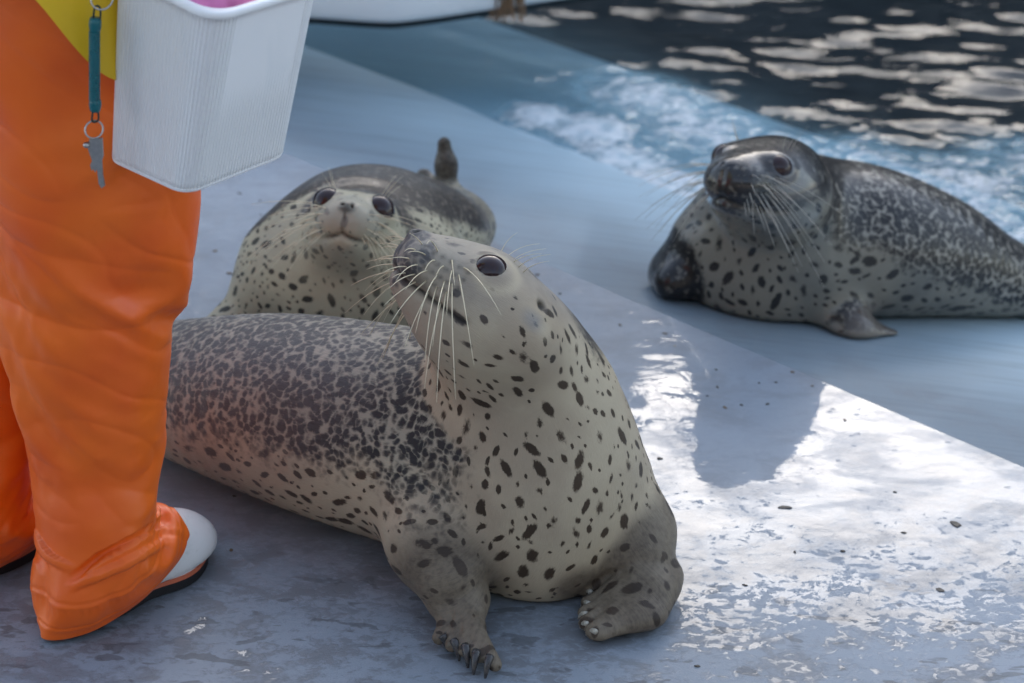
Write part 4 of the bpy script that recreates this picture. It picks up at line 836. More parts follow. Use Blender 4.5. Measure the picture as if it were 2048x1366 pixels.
     [462,458,444,421,387,345,304,263,220,174,129,84,38,-8,-53,-97,-134,-163,-185,-204,-216,-217,-212,-200,-180,-153,-121,-85,-44,1,47,94,139,183,224,262,302,345,386,416,438,455],
     [464,461,447,424,388,346,304,264,221,176,130,85,40,-7,-53,-97,-135,-163,-186,-205,-217,-218,-212,-200,-179,-152,-121,-84,-43,2,48,95,141,187,229,268,305,347,389,420,441,457],
     [466,463,450,426,390,346,304,264,222,177,132,87,41,-6,-52,-96,-134,-164,-187,-206,-218,-218,-213,-200,-179,-152,-120,-83,-41,4,50,97,143,189,233,273,310,349,392,423,444,459],
     [468,464,452,428,391,347,305,265,223,179,133,88,42,-4,-51,-95,-133,-164,-188,-207,-219,-221,-214,-200,-179,-151,-119,-81,-39,6,53,99,146,191,236,278,315,352,394,426,446,461],
     [468,465,453,429,392,349,306,265,224,180,135,90,44,-2,-49,-93,-132,-164,-190,-210,-222,-224,-217,-202,-179,-151,-118,-79,-36,9,56,102,148,194,239,282,319,356,396,429,448,461],
     [468,466,454,430,393,350,307,266,225,182,137,93,47,1,-46,-91,-131,-165,-193,-213,-225,-227,-220,-204,-181,-151,-115,-76,-33,13,59,105,151,196,241,285,323,360,399,431,450,462],
     [468,466,454,431,394,351,308,267,226,183,140,95,50,4,-44,-89,-131,-165,-194,-215,-227,-230,-222,-207,-182,-151,-114,-73,-29,16,62,108,153,198,243,287,327,363,401,433,451,462],
     [468,466,455,432,396,352,309,269,228,185,142,98,54,7,-41,-87,-130,-165,-195,-217,-229,-232,-225,-209,-183,-151,-112,-71,-26,19,65,110,155,200,245,290,330,366,403,435,452,463],
     [468,466,456,434,397,354,312,271,230,188,145,101,57,10,-38,-86,-129,-166,-196,-218,-229,-231,-226,-210,-184,-151,-112,-70,-24,22,67,112,157,202,246,291,333,369,405,436,453,463],
     [468,466,456,435,399,356,315,274,233,191,148,104,60,15,-34,-83,-128,-166,-198,-219,-227,-228,-225,-212,-185,-151,-112,-69,-23,23,69,114,158,203,248,293,335,371,407,437,454,463],
     [468,466,456,435,401,359,319,278,237,194,151,107,63,18,-30,-80,-127,-167,-199,-218,-222,-222,-222,-212,-186,-152,-113,-69,-23,24,69,115,159,204,249,295,337,374,409,438,455,464],
     [469,467,457,437,403,363,323,282,240,197,153,109,65,20,-28,-78,-125,-166,-198,-214,-216,-215,-219,-211,-186,-153,-114,-70,-24,23,69,114,160,205,250,296,340,377,411,439,456,465],
     [471,468,458,438,406,367,327,287,244,200,155,110,66,21,-27,-77,-123,-164,-194,-208,-209,-209,-214,-209,-186,-153,-115,-72,-26,21,67,114,160,206,252,298,342,380,413,441,458,467],
     [472,469,459,439,408,371,332,291,248,203,157,111,66,21,-27,-75,-121,-160,-188,-201,-203,-203,-209,-206,-185,-153,-116,-74,-28,19,65,112,159,206,253,300,344,383,416,443,460,469],
     [475,471,460,441,411,375,336,295,252,206,159,111,65,19,-27,-74,-118,-155,-181,-194,-197,-199,-204,-201,-182,-152,-117,-76,-31,16,63,111,159,207,255,302,347,386,419,445,462,471],
     [477,473,462,442,414,379,340,299,255,208,160,111,64,18,-28,-73,-114,-148,-173,-188,-194,-197,-200,-195,-178,-151,-117,-77,-33,13,61,110,159,208,257,304,349,389,422,447,464,474],
     [479,476,464,444,416,382,344,302,258,210,161,112,64,18,-27,-71,-110,-143,-167,-183,-192,-195,-196,-190,-173,-148,-116,-78,-35,12,61,110,160,210,259,307,351,391,424,449,466,476],
     [482,478,466,446,418,384,346,305,260,212,162,113,65,19,-26,-69,-107,-139,-163,-180,-190,-194,-193,-185,-170,-146,-115,-77,-34,12,61,111,162,212,261,309,354,393,425,450,468,478],
     [484,480,469,448,420,386,349,307,262,214,164,115,67,21,-24,-66,-105,-136,-161,-179,-189,-193,-191,-182,-167,-144,-113,-76,-33,14,63,114,164,214,264,312,356,395,427,451,469,480],
     [486,482,471,450,422,388,351,310,265,217,167,117,69,23,-22,-64,-102,-135,-160,-178,-188,-191,-188,-180,-164,-142,-111,-74,-31,16,66,116,167,217,267,314,358,396,427,452,470,481],
     [487,484,473,453,424,391,353,312,267,219,169,119,71,25,-19,-61,-100,-133,-159,-176,-186,-189,-186,-177,-162,-140,-109,-72,-29,19,68,119,170,220,270,317,360,397,428,453,471,483],
     [489,486,475,455,426,393,356,315,270,221,171,122,74,28,-17,-59,-98,-131,-157,-175,-185,-187,-184,-175,-160,-138,-107,-70,-26,21,71,121,172,223,273,319,361,398,429,454,472,484],
     [491,488,477,457,428,395,358,317,272,224,174,124,76,30,-14,-57,-95,-129,-155,-173,-183,-185,-182,-173,-158,-136,-105,-68,-24,23,73,124,175,226,275,322,363,400,430,455,473,485]],
    [[-4,25,56,73,75,86,102,117,129,141,150,156,159,162,166,148,115,79,45,13,-16,-39,-74,-115,-156,-196,-236,-273,-291,-288,-277,-262,-243,-222,-199,-178,-156,-133,-108,-83,-57,-31],
     [-23,8,42,73,94,112,130,145,156,166,175,181,185,185,176,153,123,90,58,22,-9,-39,-75,-117,-158,-199,-238,-274,-296,-297,-289,-276,-259,-236,-216,-198,-177,-154,-130,-105,-79,-52],
     [-41,-7,28,64,99,129,153,169,180,190,199,205,206,198,180,155,126,95,62,25,-8,-37,-77,-119,-160,-201,-238,-270,-297,-304,-299,-288,-273,-251,-231,-217,-196,-173,-147,-125,-99,-71],
     [-56,-20,17,55,93,130,162,186,201,212,220,223,218,202,181,155,126,94,59,22,-12,-39,-78,-119,-161,-202,-232,-261,-293,-309,-307,-299,-286,-266,-244,-232,-213,-187,-162,-143,-117,-86],
     [-64,-26,11,47,83,119,154,185,207,220,229,231,222,204,181,154,124,91,55,18,-16,-45,-78,-119,-160,-200,-227,-251,-286,-309,-312,-307,-295,-279,-256,-246,-227,-200,-178,-158,-127,-93],
     [-68,-33,2,37,72,106,141,174,202,221,232,235,222,202,179,153,122,89,52,15,-18,-50,-78,-117,-157,-196,-223,-243,-278,-304,-312,-310,-300,-285,-267,-254,-237,-211,-193,-166,-132,-100],
     [-66,-36,-2,31,65,97,129,162,191,215,233,239,218,195,176,153,125,92,56,19,-14,-47,-73,-109,-148,-186,-214,-233,-266,-292,-303,-304,-296,-281,-269,-251,-237,-212,-195,-164,-132,-99],
     [-57,-29,3,33,65,96,127,154,176,199,221,235,222,195,171,151,127,97,64,28,-5,-35,-64,-98,-135,-171,-201,-221,-251,-275,-287,-290,-286,-273,-263,-245,-227,-203,-181,-152,-121,-87],
     [-42,-13,17,47,75,104,130,146,161,181,202,222,229,205,174,150,128,102,71,39,6,-24,-55,-87,-122,-156,-187,-212,-239,-260,-271,-277,-275,-265,-252,-235,-212,-189,-163,-136,-105,-73],
     [-30,1,31,57,82,106,128,141,154,170,188,208,227,219,185,155,130,105,78,48,16,-15,-45,-78,-111,-144,-175,-202,-227,-246,-259,-265,-264,-256,-242,-223,-200,-174,-149,-120,-91,-61],
     [-20,9,37,59,77,95,115,134,152,169,184,201,225,228,197,163,134,109,83,54,23,-8,-39,-71,-104,-136,-166,-194,-219,-238,-251,-257,-256,-249,-235,-215,-192,-164,-137,-110,-79,-50],
     [-10,17,42,63,80,90,103,121,141,162,181,198,223,234,208,172,140,114,88,59,28,-3,-34,-66,-98,-130,-161,-189,-213,-233,-246,-252,-251,-244,-230,-212,-187,-158,-129,-102,-71,-40],
     [-1,27,50,70,90,100,103,112,128,150,174,195,220,238,217,181,147,118,92,63,32,1,-31,-62,-95,-126,-157,-185,-210,-229,-242,-248,-248,-240,-226,-207,-184,-156,-125,-94,-63,-32],
     [6,34,60,80,98,115,118,117,123,139,163,190,218,239,225,188,152,122,95,65,34,3,-28,-60,-92,-124,-155,-183,-207,-227,-239,-245,-244,-235,-221,-201,-179,-152,-121,-88,-57,-25],
     [12,39,67,89,105,124,136,133,129,135,154,181,213,239,231,195,157,125,97,67,35,4,-27,-59,-91,-123,-154,-182,-205,-222,-233,-240,-236,-227,-213,-193,-170,-143,-114,-82,-50,-18],
     [21,48,73,96,114,132,149,152,143,139,150,175,208,237,235,200,161,127,98,67,36,5,-27,-58,-89,-120,-149,-176,-199,-214,-226,-231,-226,-217,-204,-184,-160,-133,-103,-72,-41,-9],
     [30,58,83,105,125,144,162,171,165,155,156,175,207,238,238,205,166,131,100,70,39,9,-22,-53,-83,-114,-143,-170,-191,-206,-218,-221,-215,-207,-194,-174,-150,-123,-93,-63,-31,0],
     [38,66,92,114,134,153,172,187,185,173,166,179,211,243,244,213,173,138,106,75,44,14,-17,-48,-78,-108,-137,-164,-183,-199,-211,-210,-204,-197,-184,-165,-141,-113,-84,-53,-22,9],
     [42,70,97,120,138,156,176,194,199,188,177,181,210,244,248,218,177,141,108,76,45,14,-16,-47,-78,-107,-137,-163,-181,-199,-208,-205,-200,-193,-181,-162,-138,-109,-79,-48,-17,13],
     [45,72,98,122,142,158,175,195,206,201,187,184,207,241,249,219,178,141,107,75,43,12,-19,-50,-80,-111,-142,-166,-186,-203,-209,-205,-200,-193,-181,-164,-139,-109,-77,-46,-15,16],
     [49,77,101,123,145,162,176,193,210,212,198,189,206,239,249,221,179,141,106,74,42,10,-21,-53,-84,-116,-146,-169,-190,-204,-207,-206,-203,-195,-182,-164,-139,-109,-78,-46,-13,18],
     [51,81,106,126,146,167,181,194,212,221,210,196,206,237,248,221,180,141,106,72,40,8,-24,-56,-88,-121,-151,-174,-193,-201,-203,-207,-207,-198,-183,-163,-138,-110,-80,-47,-13,19],
     [52,82,110,131,149,169,186,198,213,226,221,205,208,235,248,222,180,141,105,71,38,6,-27,-59,-93,-127,-156,-179,-191,-195,-201,-208,-210,-200,-183,-164,-139,-111,-81,-48,-14,19],
     [52,82,111,136,155,172,191,204,215,230,230,214,211,234,247,221,180,140,104,69,36,3,-30,-64,-98,-132,-162,-181,-187,-191,-203,-210,-208,-199,-184,-165,-141,-112,-81,-48,-14,20],
     [54,83,111,138,161,178,195,210,220,233,237,223,215,234,246,221,179,139,102,67,33,0,-34,-68,-103,-138,-166,-179,-182,-192,-206,-209,-206,-199,-185,-166,-141,-113,-82,-48,-14,21],
     [55,86,114,140,165,185,200,215,226,236,243,231,220,234,244,219,177,137,101,66,31,-3,-37,-72,-108,-143,-167,-174,-180,-196,-207,-206,-206,-202,-187,-166,-142,-115,-84,-50,-15,20],
     [54,88,118,144,169,191,207,221,232,240,247,238,225,235,243,217,175,136,99,64,29,-6,-40,-75,-112,-146,-165,-169,-181,-200,-205,-206,-211,-204,-187,-167,-144,-116,-84,-51,-17,19],
     [52,86,119,148,173,196,214,227,239,245,251,245,231,236,241,214,174,134,98,62,27,-8,-43,-78,-116,-148,-161,-166,-185,-201,-203,-210,-215,-204,-187,-168,-145,-116,-84,-52,-18,17],
     [49,83,117,149,177,201,221,235,246,252,256,251,237,238,239,212,172,133,97,61,25,-10,-45,-81,-119,-147,-156,-167,-190,-202,-206,-215,-215,-202,-186,-168,-146,-117,-86,-53,-19,15],
     [47,81,116,149,179,205,227,243,253,259,262,257,244,241,238,210,171,132,96,60,24,-12,-47,-84,-121,-145,-153,-170,-194,-203,-211,-216,-210,-198,-187,-171,-148,-119,-88,-55,-22,12],
     [45,80,115,149,180,207,231,249,260,266,268,263,251,245,237,208,170,132,95,59,23,-13,-49,-86,-121,-142,-151,-174,-197,-207,-215,-214,-206,-198,-189,-174,-149,-121,-90,-58,-25,9],
     [43,79,115,149,181,209,233,253,266,273,274,269,257,249,236,206,169,132,95,59,22,-14,-50,-87,-121,-138,-152,-180,-201,-210,-215,-212,-206,-199,-190,-173,-150,-123,-93,-61,-27,8],
     [42,79,115,150,182,211,236,256,271,278,280,274,263,252,235,205,169,133,96,59,22,-15,-51,-89,-120,-135,-154,-185,-204,-211,-214,-214,-209,-201,-189,-173,-152,-126,-95,-63,-29,6],
     [42,79,116,151,184,214,238,259,274,282,284,279,268,254,234,204,170,134,97,59,22,-16,-52,-89,-119,-134,-158,-190,-205,-209,-215,-217,-212,-203,-191,-174,-153,-126,-96,-64,-30,5],
     [42,80,117,152,186,216,241,261,276,285,288,282,271,255,234,205,171,135,98,60,22,-15,-53,-90,-117,-134,-163,-192,-202,-208,-219,-221,-215,-206,-194,-176,-153,-127,-98,-66,-32,4],
     [41,79,118,155,189,219,243,262,278,287,290,285,273,256,234,206,173,137,100,62,23,-15,-53,-89,-115,-135,-167,-191,-198,-211,-224,-224,-217,-209,-197,-177,-154,-129,-100,-67,-33,3],
     [40,79,119,159,193,221,244,264,279,288,291,287,275,257,235,207,175,140,102,63,24,-14,-53,-89,-114,-138,-171,-188,-196,-216,-229,-226,-219,-212,-197,-178,-157,-131,-100,-68,-35,2],
     [42,81,121,159,193,221,245,266,281,289,292,288,276,259,236,209,177,141,104,65,25,-14,-53,-89,-114,-142,-172,-184,-198,-222,-230,-226,-221,-212,-197,-181,-159,-132,-102,-71,-35,3],
     [45,83,120,155,187,218,245,269,285,292,294,291,280,261,239,212,180,144,106,66,26,-14,-53,-88,-116,-146,-170,-181,-203,-226,-228,-226,-223,-212,-200,-184,-160,-135,-107,-72,-33,7],
     [44,80,113,144,177,209,242,271,290,297,298,296,285,267,244,216,184,148,110,69,29,-12,-52,-88,-117,-148,-166,-180,-208,-225,-224,-227,-223,-213,-203,-184,-164,-142,-111,-71,-31,7],
     [38,72,104,136,169,201,235,269,294,304,304,301,292,273,249,222,190,153,114,74,32,-9,-50,-86,-118,-146,-161,-181,-210,-219,-222,-228,-223,-216,-203,-187,-173,-149,-112,-72,-35,1],
     [31,66,99,134,167,197,227,263,295,310,309,305,297,278,255,227,195,158,119,78,36,-6,-47,-84,-117,-141,-156,-184,-208,-213,-222,-229,-226,-217,-203,-194,-182,-153,-115,-78,-43,-7],
     [28,66,101,137,169,195,222,256,292,313,314,309,300,283,259,231,199,162,123,81,39,-3,-45,-83,-115,-135,-154,-186,-204,-212,-227,-233,-228,-217,-208,-202,-184,-153,-118,-85,-51,-13],
     [27,68,106,142,170,192,217,249,286,313,319,312,303,287,263,235,202,166,126,84,41,-2,-44,-83,-113,-131,-158,-189,-202,-218,-237,-240,-232,-223,-217,-202,-175,-144,-114,-86,-56,-17],
     [26,70,110,145,170,190,212,241,278,312,324,317,307,292,268,239,206,169,129,86,42,-2,-45,-84,-111,-132,-164,-191,-205,-230,-248,-246,-238,-233,-220,-194,-162,-132,-106,-84,-58,-20],
     [26,71,113,148,173,192,211,235,270,307,326,323,311,296,273,244,211,173,132,88,44,-1,-45,-83,-108,-134,-170,-193,-212,-241,-253,-250,-246,-239,-216,-185,-154,-128,-104,-84,-60,-22],
     [26,72,115,151,178,199,215,234,262,298,326,327,315,299,277,248,215,177,135,91,46,1,-44,-80,-106,-138,-173,-194,-221,-246,-252,-253,-252,-236,-211,-184,-158,-134,-111,-89,-63,-22],
     [26,73,116,153,183,206,223,237,258,290,322,330,318,302,281,252,219,180,139,94,49,3,-41,-76,-104,-141,-174,-197,-227,-246,-251,-257,-251,-231,-211,-191,-168,-144,-120,-95,-64,-23],
     [26,73,117,155,187,212,231,243,258,283,316,331,321,304,283,255,222,184,142,97,51,5,-39,-73,-105,-144,-174,-202,-231,-245,-254,-259,-246,-229,-215,-198,-177,-153,-128,-99,-65,-23],
     [25,73,118,157,190,217,238,251,262,280,309,330,324,306,285,258,225,186,144,99,53,7,-36,-71,-107,-147,-176,-208,-233,-246,-258,-257,-243,-231,-218,-201,-182,-160,-133,-102,-66,-23],
     [25,73,118,159,193,222,243,258,268,281,304,327,326,309,287,261,227,189,147,101,55,9,-34,-71,-110,-149,-181,-214,-235,-251,-261,-254,-244,-234,-218,-200,-185,-165,-136,-104,-67,-24],
     [24,73,119,160,196,225,247,261,273,284,302,324,327,311,289,263,230,191,149,104,57,10,-33,-71,-113,-151,-186,-218,-238,-257,-263,-256,-248,-234,-215,-199,-186,-168,-139,-105,-68,-24],
     [24,73,119,162,198,228,250,264,276,288,303,322,328,313,291,265,232,194,151,106,59,12,-31,-72,-116,-154,-190,-221,-243,-261,-265,-260,-250,-233,-215,-201,-188,-170,-141,-106,-68,-24],
     [24,73,120,163,199,230,253,268,278,290,305,321,328,315,293,267,234,196,153,108,61,14,-30,-73,-117,-156,-194,-223,-247,-264,-267,-264,-252,-234,-218,-204,-191,-172,-142,-107,-68,-24],
     [24,73,120,164,201,231,256,272,282,293,307,321,327,316,295,268,236,198,156,110,64,17,-29,-74,-118,-159,-195,-225,-250,-265,-269,-266,-255,-238,-223,-208,-193,-173,-143,-107,-68,-24],
     [24,73,121,164,202,232,257,275,286,295,309,321,327,317,297,271,238,200,158,112,66,18,-28,-74,-118,-160,-197,-227,-252,-266,-271,-268,-258,-243,-227,-212,-195,-174,-144,-108,-68,-24],
     [24,74,122,166,203,234,258,277,288,298,310,322,327,318,299,273,241,202,160,114,67,20,-28,-75,-120,-162,-198,-229,-253,-268,-274,-271,-262,-246,-229,-213,-197,-176,-146,-109,-69,-24],
     [24,74,122,167,204,235,260,278,289,298,312,323,327,320,302,277,244,205,162,116,69,20,-28,-76,-122,-164,-201,-232,-256,-271,-277,-275,-264,-245,-226,-211,-197,-178,-149,-111,-70,-25],
     [23,74,123,168,206,236,261,280,290,298,311,324,328,322,306,281,248,208,164,118,70,21,-29,-77,-124,-166,-203,-235,-259,-274,-282,-280,-266,-244,-222,-206,-195,-180,-152,-114,-72,-26],
     [23,74,124,170,207,236,261,281,292,299,311,324,330,324,309,285,252,211,165,119,71,21,-29,-79,-125,-167,-205,-237,-261,-277,-285,-283,-269,-246,-222,-202,-191,-180,-155,-117,-74,-28],
     [23,75,126,172,208,235,259,281,293,300,311,324,331,326,312,289,255,213,167,120,72,22,-29,-79,-126,-168,-206,-237,-261,-278,-285,-282,-271,-253,-229,-204,-188,-178,-157,-120,-76,-28],
     [23,76,127,174,208,233,256,280,294,301,311,324,332,328,315,293,259,217,170,122,73,22,-30,-80,-127,-169,-207,-238,-262,-277,-282,-278,-270,-259,-239,-212,-188,-176,-159,-123,-77,-29],
     [23,77,129,175,209,230,253,278,294,302,310,324,333,330,318,296,263,220,173,124,74,22,-30,-81,-128,-170,-207,-238,-262,-275,-278,-273,-266,-260,-248,-223,-193,-176,-160,-125,-79,-29],
     [23,78,130,177,209,229,251,276,294,303,311,323,332,331,320,299,267,224,176,127,76,23,-30,-81,-128,-171,-208,-238,-260,-273,-276,-271,-264,-260,-254,-233,-201,-177,-160,-127,-80,-30],
     [24,79,132,178,210,229,250,274,293,303,311,322,331,332,321,301,270,228,180,131,78,24,-30,-82,-130,-172,-209,-238,-258,-270,-272,-269,-265,-261,-257,-241,-210,-181,-160,-128,-81,-29],
     [25,79,133,179,211,230,249,271,289,302,310,321,331,332,322,304,273,233,186,137,81,25,-31,-85,-133,-175,-211,-239,-258,-267,-267,-264,-263,-262,-260,-247,-218,-186,-162,-129,-82,-29],
     [25,80,133,179,211,230,247,267,285,298,309,320,331,333,325,307,278,239,194,145,86,26,-33,-90,-139,-181,-215,-241,-258,-264,-262,-258,-257,-259,-260,-251,-226,-193,-164,-131,-82,-30],
     [25,80,133,179,210,228,244,263,281,295,307,320,332,336,329,311,283,245,202,152,88,24,-37,-96,-146,-187,-219,-243,-258,-263,-259,-253,-251,-253,-256,-252,-231,-198,-167,-132,-83,-30],
     [25,80,133,179,208,225,242,261,279,294,307,321,333,339,333,315,288,251,208,155,86,17,-44,-101,-151,-192,-223,-245,-258,-262,-258,-252,-247,-247,-251,-251,-233,-200,-169,-131,-82,-29],
     [26,80,133,178,207,225,243,262,280,295,309,322,334,340,335,319,293,255,210,152,80,10,-50,-105,-155,-195,-226,-246,-257,-261,-258,-253,-248,-246,-247,-248,-233,-201,-168,-130,-81,-28],
     [26,80,132,177,206,226,246,266,284,299,312,324,334,339,335,321,295,257,208,146,74,6,-53,-107,-156,-197,-226,-246,-256,-260,-260,-256,-251,-247,-246,-245,-232,-201,-167,-128,-79,-27],
     [26,79,131,176,207,229,250,271,289,304,317,326,333,337,333,320,295,256,204,139,70,7,-52,-106,-156,-196,-225,-245,-256,-261,-262,-260,-256,-251,-248,-244,-231,-201,-166,-126,-78,-26],
     [27,79,129,174,207,232,255,277,296,311,322,329,333,333,328,315,291,252,197,132,68,9,-49,-103,-152,-192,-223,-244,-256,-262,-266,-266,-262,-257,-252,-245,-231,-201,-165,-124,-76,-25],
     [27,78,128,173,208,236,261,284,303,318,328,332,333,330,323,309,284,245,190,127,68,13,-43,-98,-147,-187,-218,-241,-256,-264,-271,-272,-269,-264,-257,-247,-231,-201,-164,-122,-75,-24],
     [27,78,127,172,209,240,266,290,310,325,333,335,333,326,317,301,275,236,183,124,69,18,-37,-91,-139,-180,-213,-238,-256,-267,-276,-278,-276,-271,-262,-250,-232,-202,-163,-121,-73,-23],
     [27,77,126,172,210,243,271,296,316,331,338,338,332,323,311,292,265,226,176,122,71,22,-31,-83,-131,-172,-207,-235,-256,-270,-280,-284,-283,-277,-268,-253,-233,-202,-163,-120,-72,-23],
     [27,77,126,171,211,245,275,301,322,336,342,340,332,321,305,284,255,217,171,121,73,25,-25,-76,-123,-165,-202,-232,-256,-273,-284,-289,-288,-283,-273,-256,-233,-202,-163,-119,-71,-22],
     [28,77,125,171,211,247,278,305,326,340,345,342,332,318,301,278,248,210,167,120,74,27,-21,-70,-116,-159,-197,-230,-256,-275,-287,-293,-292,-287,-276,-259,-234,-202,-162,-118,-71,-22],
     [28,77,125,171,211,248,279,306,328,341,346,342,332,317,298,274,244,207,165,121,75,28,-19,-67,-113,-156,-196,-229,-256,-276,-289,-294,-294,-289,-278,-260,-234,-201,-161,-117,-70,-22],
     [28,77,125,170,211,247,279,307,328,342,346,342,331,316,297,273,243,207,165,121,75,29,-19,-66,-112,-155,-195,-229,-257,-277,-289,-295,-295,-290,-279,-260,-233,-200,-160,-116,-70,-21],
     [28,77,125,170,211,247,279,307,328,342,346,341,331,316,297,273,243,207,166,122,76,28,-19,-66,-112,-156,-196,-230,-257,-277,-290,-296,-296,-291,-279,-259,-232,-198,-159,-115,-69,-21],
     [28,77,125,169,210,246,278,306,328,341,345,341,331,315,296,273,243,208,167,122,76,28,-19,-66,-112,-156,-196,-230,-257,-277,-290,-296,-296,-291,-278,-258,-231,-197,-157,-114,-69,-21],
     [28,76,124,169,209,245,278,306,328,341,345,341,330,315,296,273,244,208,167,122,76,28,-19,-66,-112,-156,-196,-231,-258,-278,-290,-297,-297,-291,-278,-257,-229,-195,-156,-113,-68,-21],
     [27,76,124,168,209,244,277,305,328,341,345,341,331,315,296,273,244,208,167,122,76,28,-19,-66,-113,-157,-197,-231,-258,-278,-291,-297,-297,-291,-278,-256,-228,-193,-155,-112,-68,-21]],
    [[153,176,199,219,239,252,256,244,225,200,170,137,101,64,31,17,16,18,19,17,21,21,17,16,16,16,17,16,18,17,18,20,23,28,35,45,56,68,83,98,115,133],
     [174,195,217,237,249,251,248,237,218,193,164,131,96,66,46,35,30,27,24,31,33,34,29,31,33,34,36,42,44,44,44,45,48,53,59,67,77,89,102,118,135,154],
     [196,216,235,253,261,254,243,229,210,186,157,126,99,79,66,56,49,43,40,49,52,48,47,50,53,55,59,65,70,71,71,71,73,79,84,90,100,111,125,139,157,176],
     [217,231,245,259,269,264,250,230,207,182,156,131,112,98,87,78,71,66,63,72,76,71,71,74,77,80,83,87,94,98,98,98,100,104,110,115,124,136,149,163,180,197],
     [228,235,245,257,267,267,255,239,219,195,170,148,130,118,108,100,94,90,88,95,100,96,96,99,102,106,107,109,118,124,125,126,127,130,136,142,150,162,174,187,197,210],
     [236,246,256,259,263,261,251,238,227,212,189,167,151,139,130,123,118,114,113,118,123,122,122,124,128,132,133,134,143,150,152,154,155,158,164,169,178,188,200,209,214,224],
     [253,265,270,267,264,255,245,232,228,226,210,189,175,163,155,149,144,141,140,142,148,150,150,152,155,160,161,162,170,178,181,183,185,187,193,198,207,215,226,232,238,246],
     [274,280,285,282,275,263,250,241,236,231,223,212,198,189,183,178,173,171,169,171,175,179,180,182,185,190,194,195,203,210,213,216,218,221,225,230,237,244,252,257,261,267],
     [292,294,296,292,286,279,269,259,248,239,233,228,218,212,211,207,203,201,199,200,203,208,211,213,216,221,226,230,236,242,246,249,252,255,258,262,266,272,277,282,283,286],
     [306,308,307,301,297,295,290,281,270,259,250,243,237,232,235,235,232,229,228,229,231,235,240,242,246,251,256,261,267,272,277,280,283,286,288,291,295,299,303,304,305,303],
     [314,313,315,313,307,305,304,301,294,284,274,266,261,255,256,260,259,257,256,256,258,262,266,270,274,278,284,289,295,300,305,308,312,314,316,319,322,324,326,326,324,317],
     [326,321,321,324,320,317,316,314,312,307,300,291,285,279,278,284,286,284,282,283,285,289,293,296,301,305,310,316,322,327,332,335,339,341,343,345,347,349,349,347,341,334],
     [344,339,335,336,336,335,334,331,329,327,323,316,310,303,301,308,311,310,309,309,312,315,319,323,327,332,337,343,348,354,358,362,365,368,369,371,372,372,370,367,360,352],
     [367,362,357,356,357,355,354,354,352,349,346,341,335,328,325,331,336,336,335,336,338,342,345,349,354,358,364,369,375,380,384,388,392,394,395,396,396,396,393,388,382,374],
     [392,387,382,379,380,378,375,375,376,374,370,365,359,353,349,355,361,362,361,362,365,368,372,376,380,385,390,396,401,406,411,415,418,420,421,421,421,420,416,412,406,399],
     [418,413,409,405,404,402,398,397,399,400,397,391,384,377,374,379,385,387,387,388,391,395,398,402,406,411,417,422,428,432,437,441,444,447,448,447,446,444,441,437,432,425],
     [445,440,435,432,430,427,423,419,421,424,423,418,411,403,399,403,410,413,413,415,418,421,425,428,433,438,443,448,454,459,463,467,471,473,474,474,472,470,467,463,457,451],
     [471,466,462,458,456,453,449,444,444,448,450,446,438,430,424,428,434,438,439,441,444,447,451,455,459,464,469,475,480,485,490,494,497,499,501,500,498,496,492,488,483,477],
     [498,493,489,484,482,480,476,470,468,471,475,474,466,457,451,453,459,463,465,468,470,474,477,481,486,491,496,501,507,512,516,520,523,526,527,526,524,522,519,514,508,503],
     [524,519,515,511,507,505,502,497,493,494,499,500,494,484,477,479,485,489,492,494,497,500,504,508,512,517,522,528,534,539,543,546,549,551,553,553,551,548,545,539,534,529],
     [549,544,540,537,533,531,529,525,519,518,523,526,521,512,504,505,511,515,518,520,523,527,530,534,539,544,549,555,560,565,568,571,574,576,578,578,577,574,569,564,559,553],
     [572,568,564,562,560,556,554,551,546,543,546,551,548,539,531,532,537,541,544,547,550,553,557,561,565,570,575,581,587,590,593,596,598,600,602,602,601,597,593,588,581,576],
     [594,591,588,586,585,582,579,577,573,568,570,576,575,566,558,558,563,567,570,573,576,579,583,587,592,596,602,608,612,614,616,620,622,623,623,623,623,620,616,609,603,597],
     [615,612,611,609,609,608,604,602,599,595,594,600,601,593,585,585,589,593,596,599,602,606,609,614,618,623,629,634,637,638,641,645,644,644,645,645,645,641,637,631,624,619],
     [636,633,632,632,631,631,630,626,624,621,619,624,626,620,612,612,616,620,622,625,628,632,636,640,644,649,655,660,662,664,667,668,666,666,667,668,666,663,658,653,647,641],
     [659,654,652,653,653,654,654,651,649,646,644,648,652,646,639,639,643,646,648,652,655,658,662,667,671,676,682,685,687,690,693,692,690,690,691,690,689,686,681,675,670,664],
     [682,676,673,673,675,676,677,676,673,672,669,672,677,672,666,666,669,672,675,678,681,684,689,693,697,702,708,711,713,716,718,717,716,716,715,713,711,708,704,698,692,687],
     [704,700,696,695,696,697,699,699,698,696,695,696,701,698,693,693,696,699,701,704,707,711,716,720,724,729,734,736,739,742,744,743,743,742,739,736,734,730,726,721,715,710],
     [728,724,720,718,718,719,721,722,722,721,720,721,726,724,719,719,723,725,727,730,733,737,742,746,750,755,760,762,765,768,770,770,768,766,761,758,756,751,747,743,738,733],
     [752,749,745,743,742,742,743,745,745,745,745,746,750,750,746,747,749,752,754,757,760,764,769,773,777,782,786,788,791,795,796,794,792,788,784,781,778,773,770,766,762,757],
     [777,774,771,768,767,767,767,768,769,770,770,771,775,775,773,774,776,778,780,783,786,790,795,799,803,808,812,814,818,821,821,817,814,812,809,806,801,797,795,791,786,782],
     [803,800,797,795,794,793,793,793,794,795,795,797,800,801,800,801,803,804,806,809,813,817,822,826,830,835,838,840,845,847,845,840,838,837,835,831,826,822,820,816,812,808],
     [829,826,824,822,821,820,819,819,820,821,821,823,825,827,827,828,829,831,833,836,839,844,848,852,856,861,864,867,871,871,867,865,864,863,861,856,851,848,845,842,838,833],
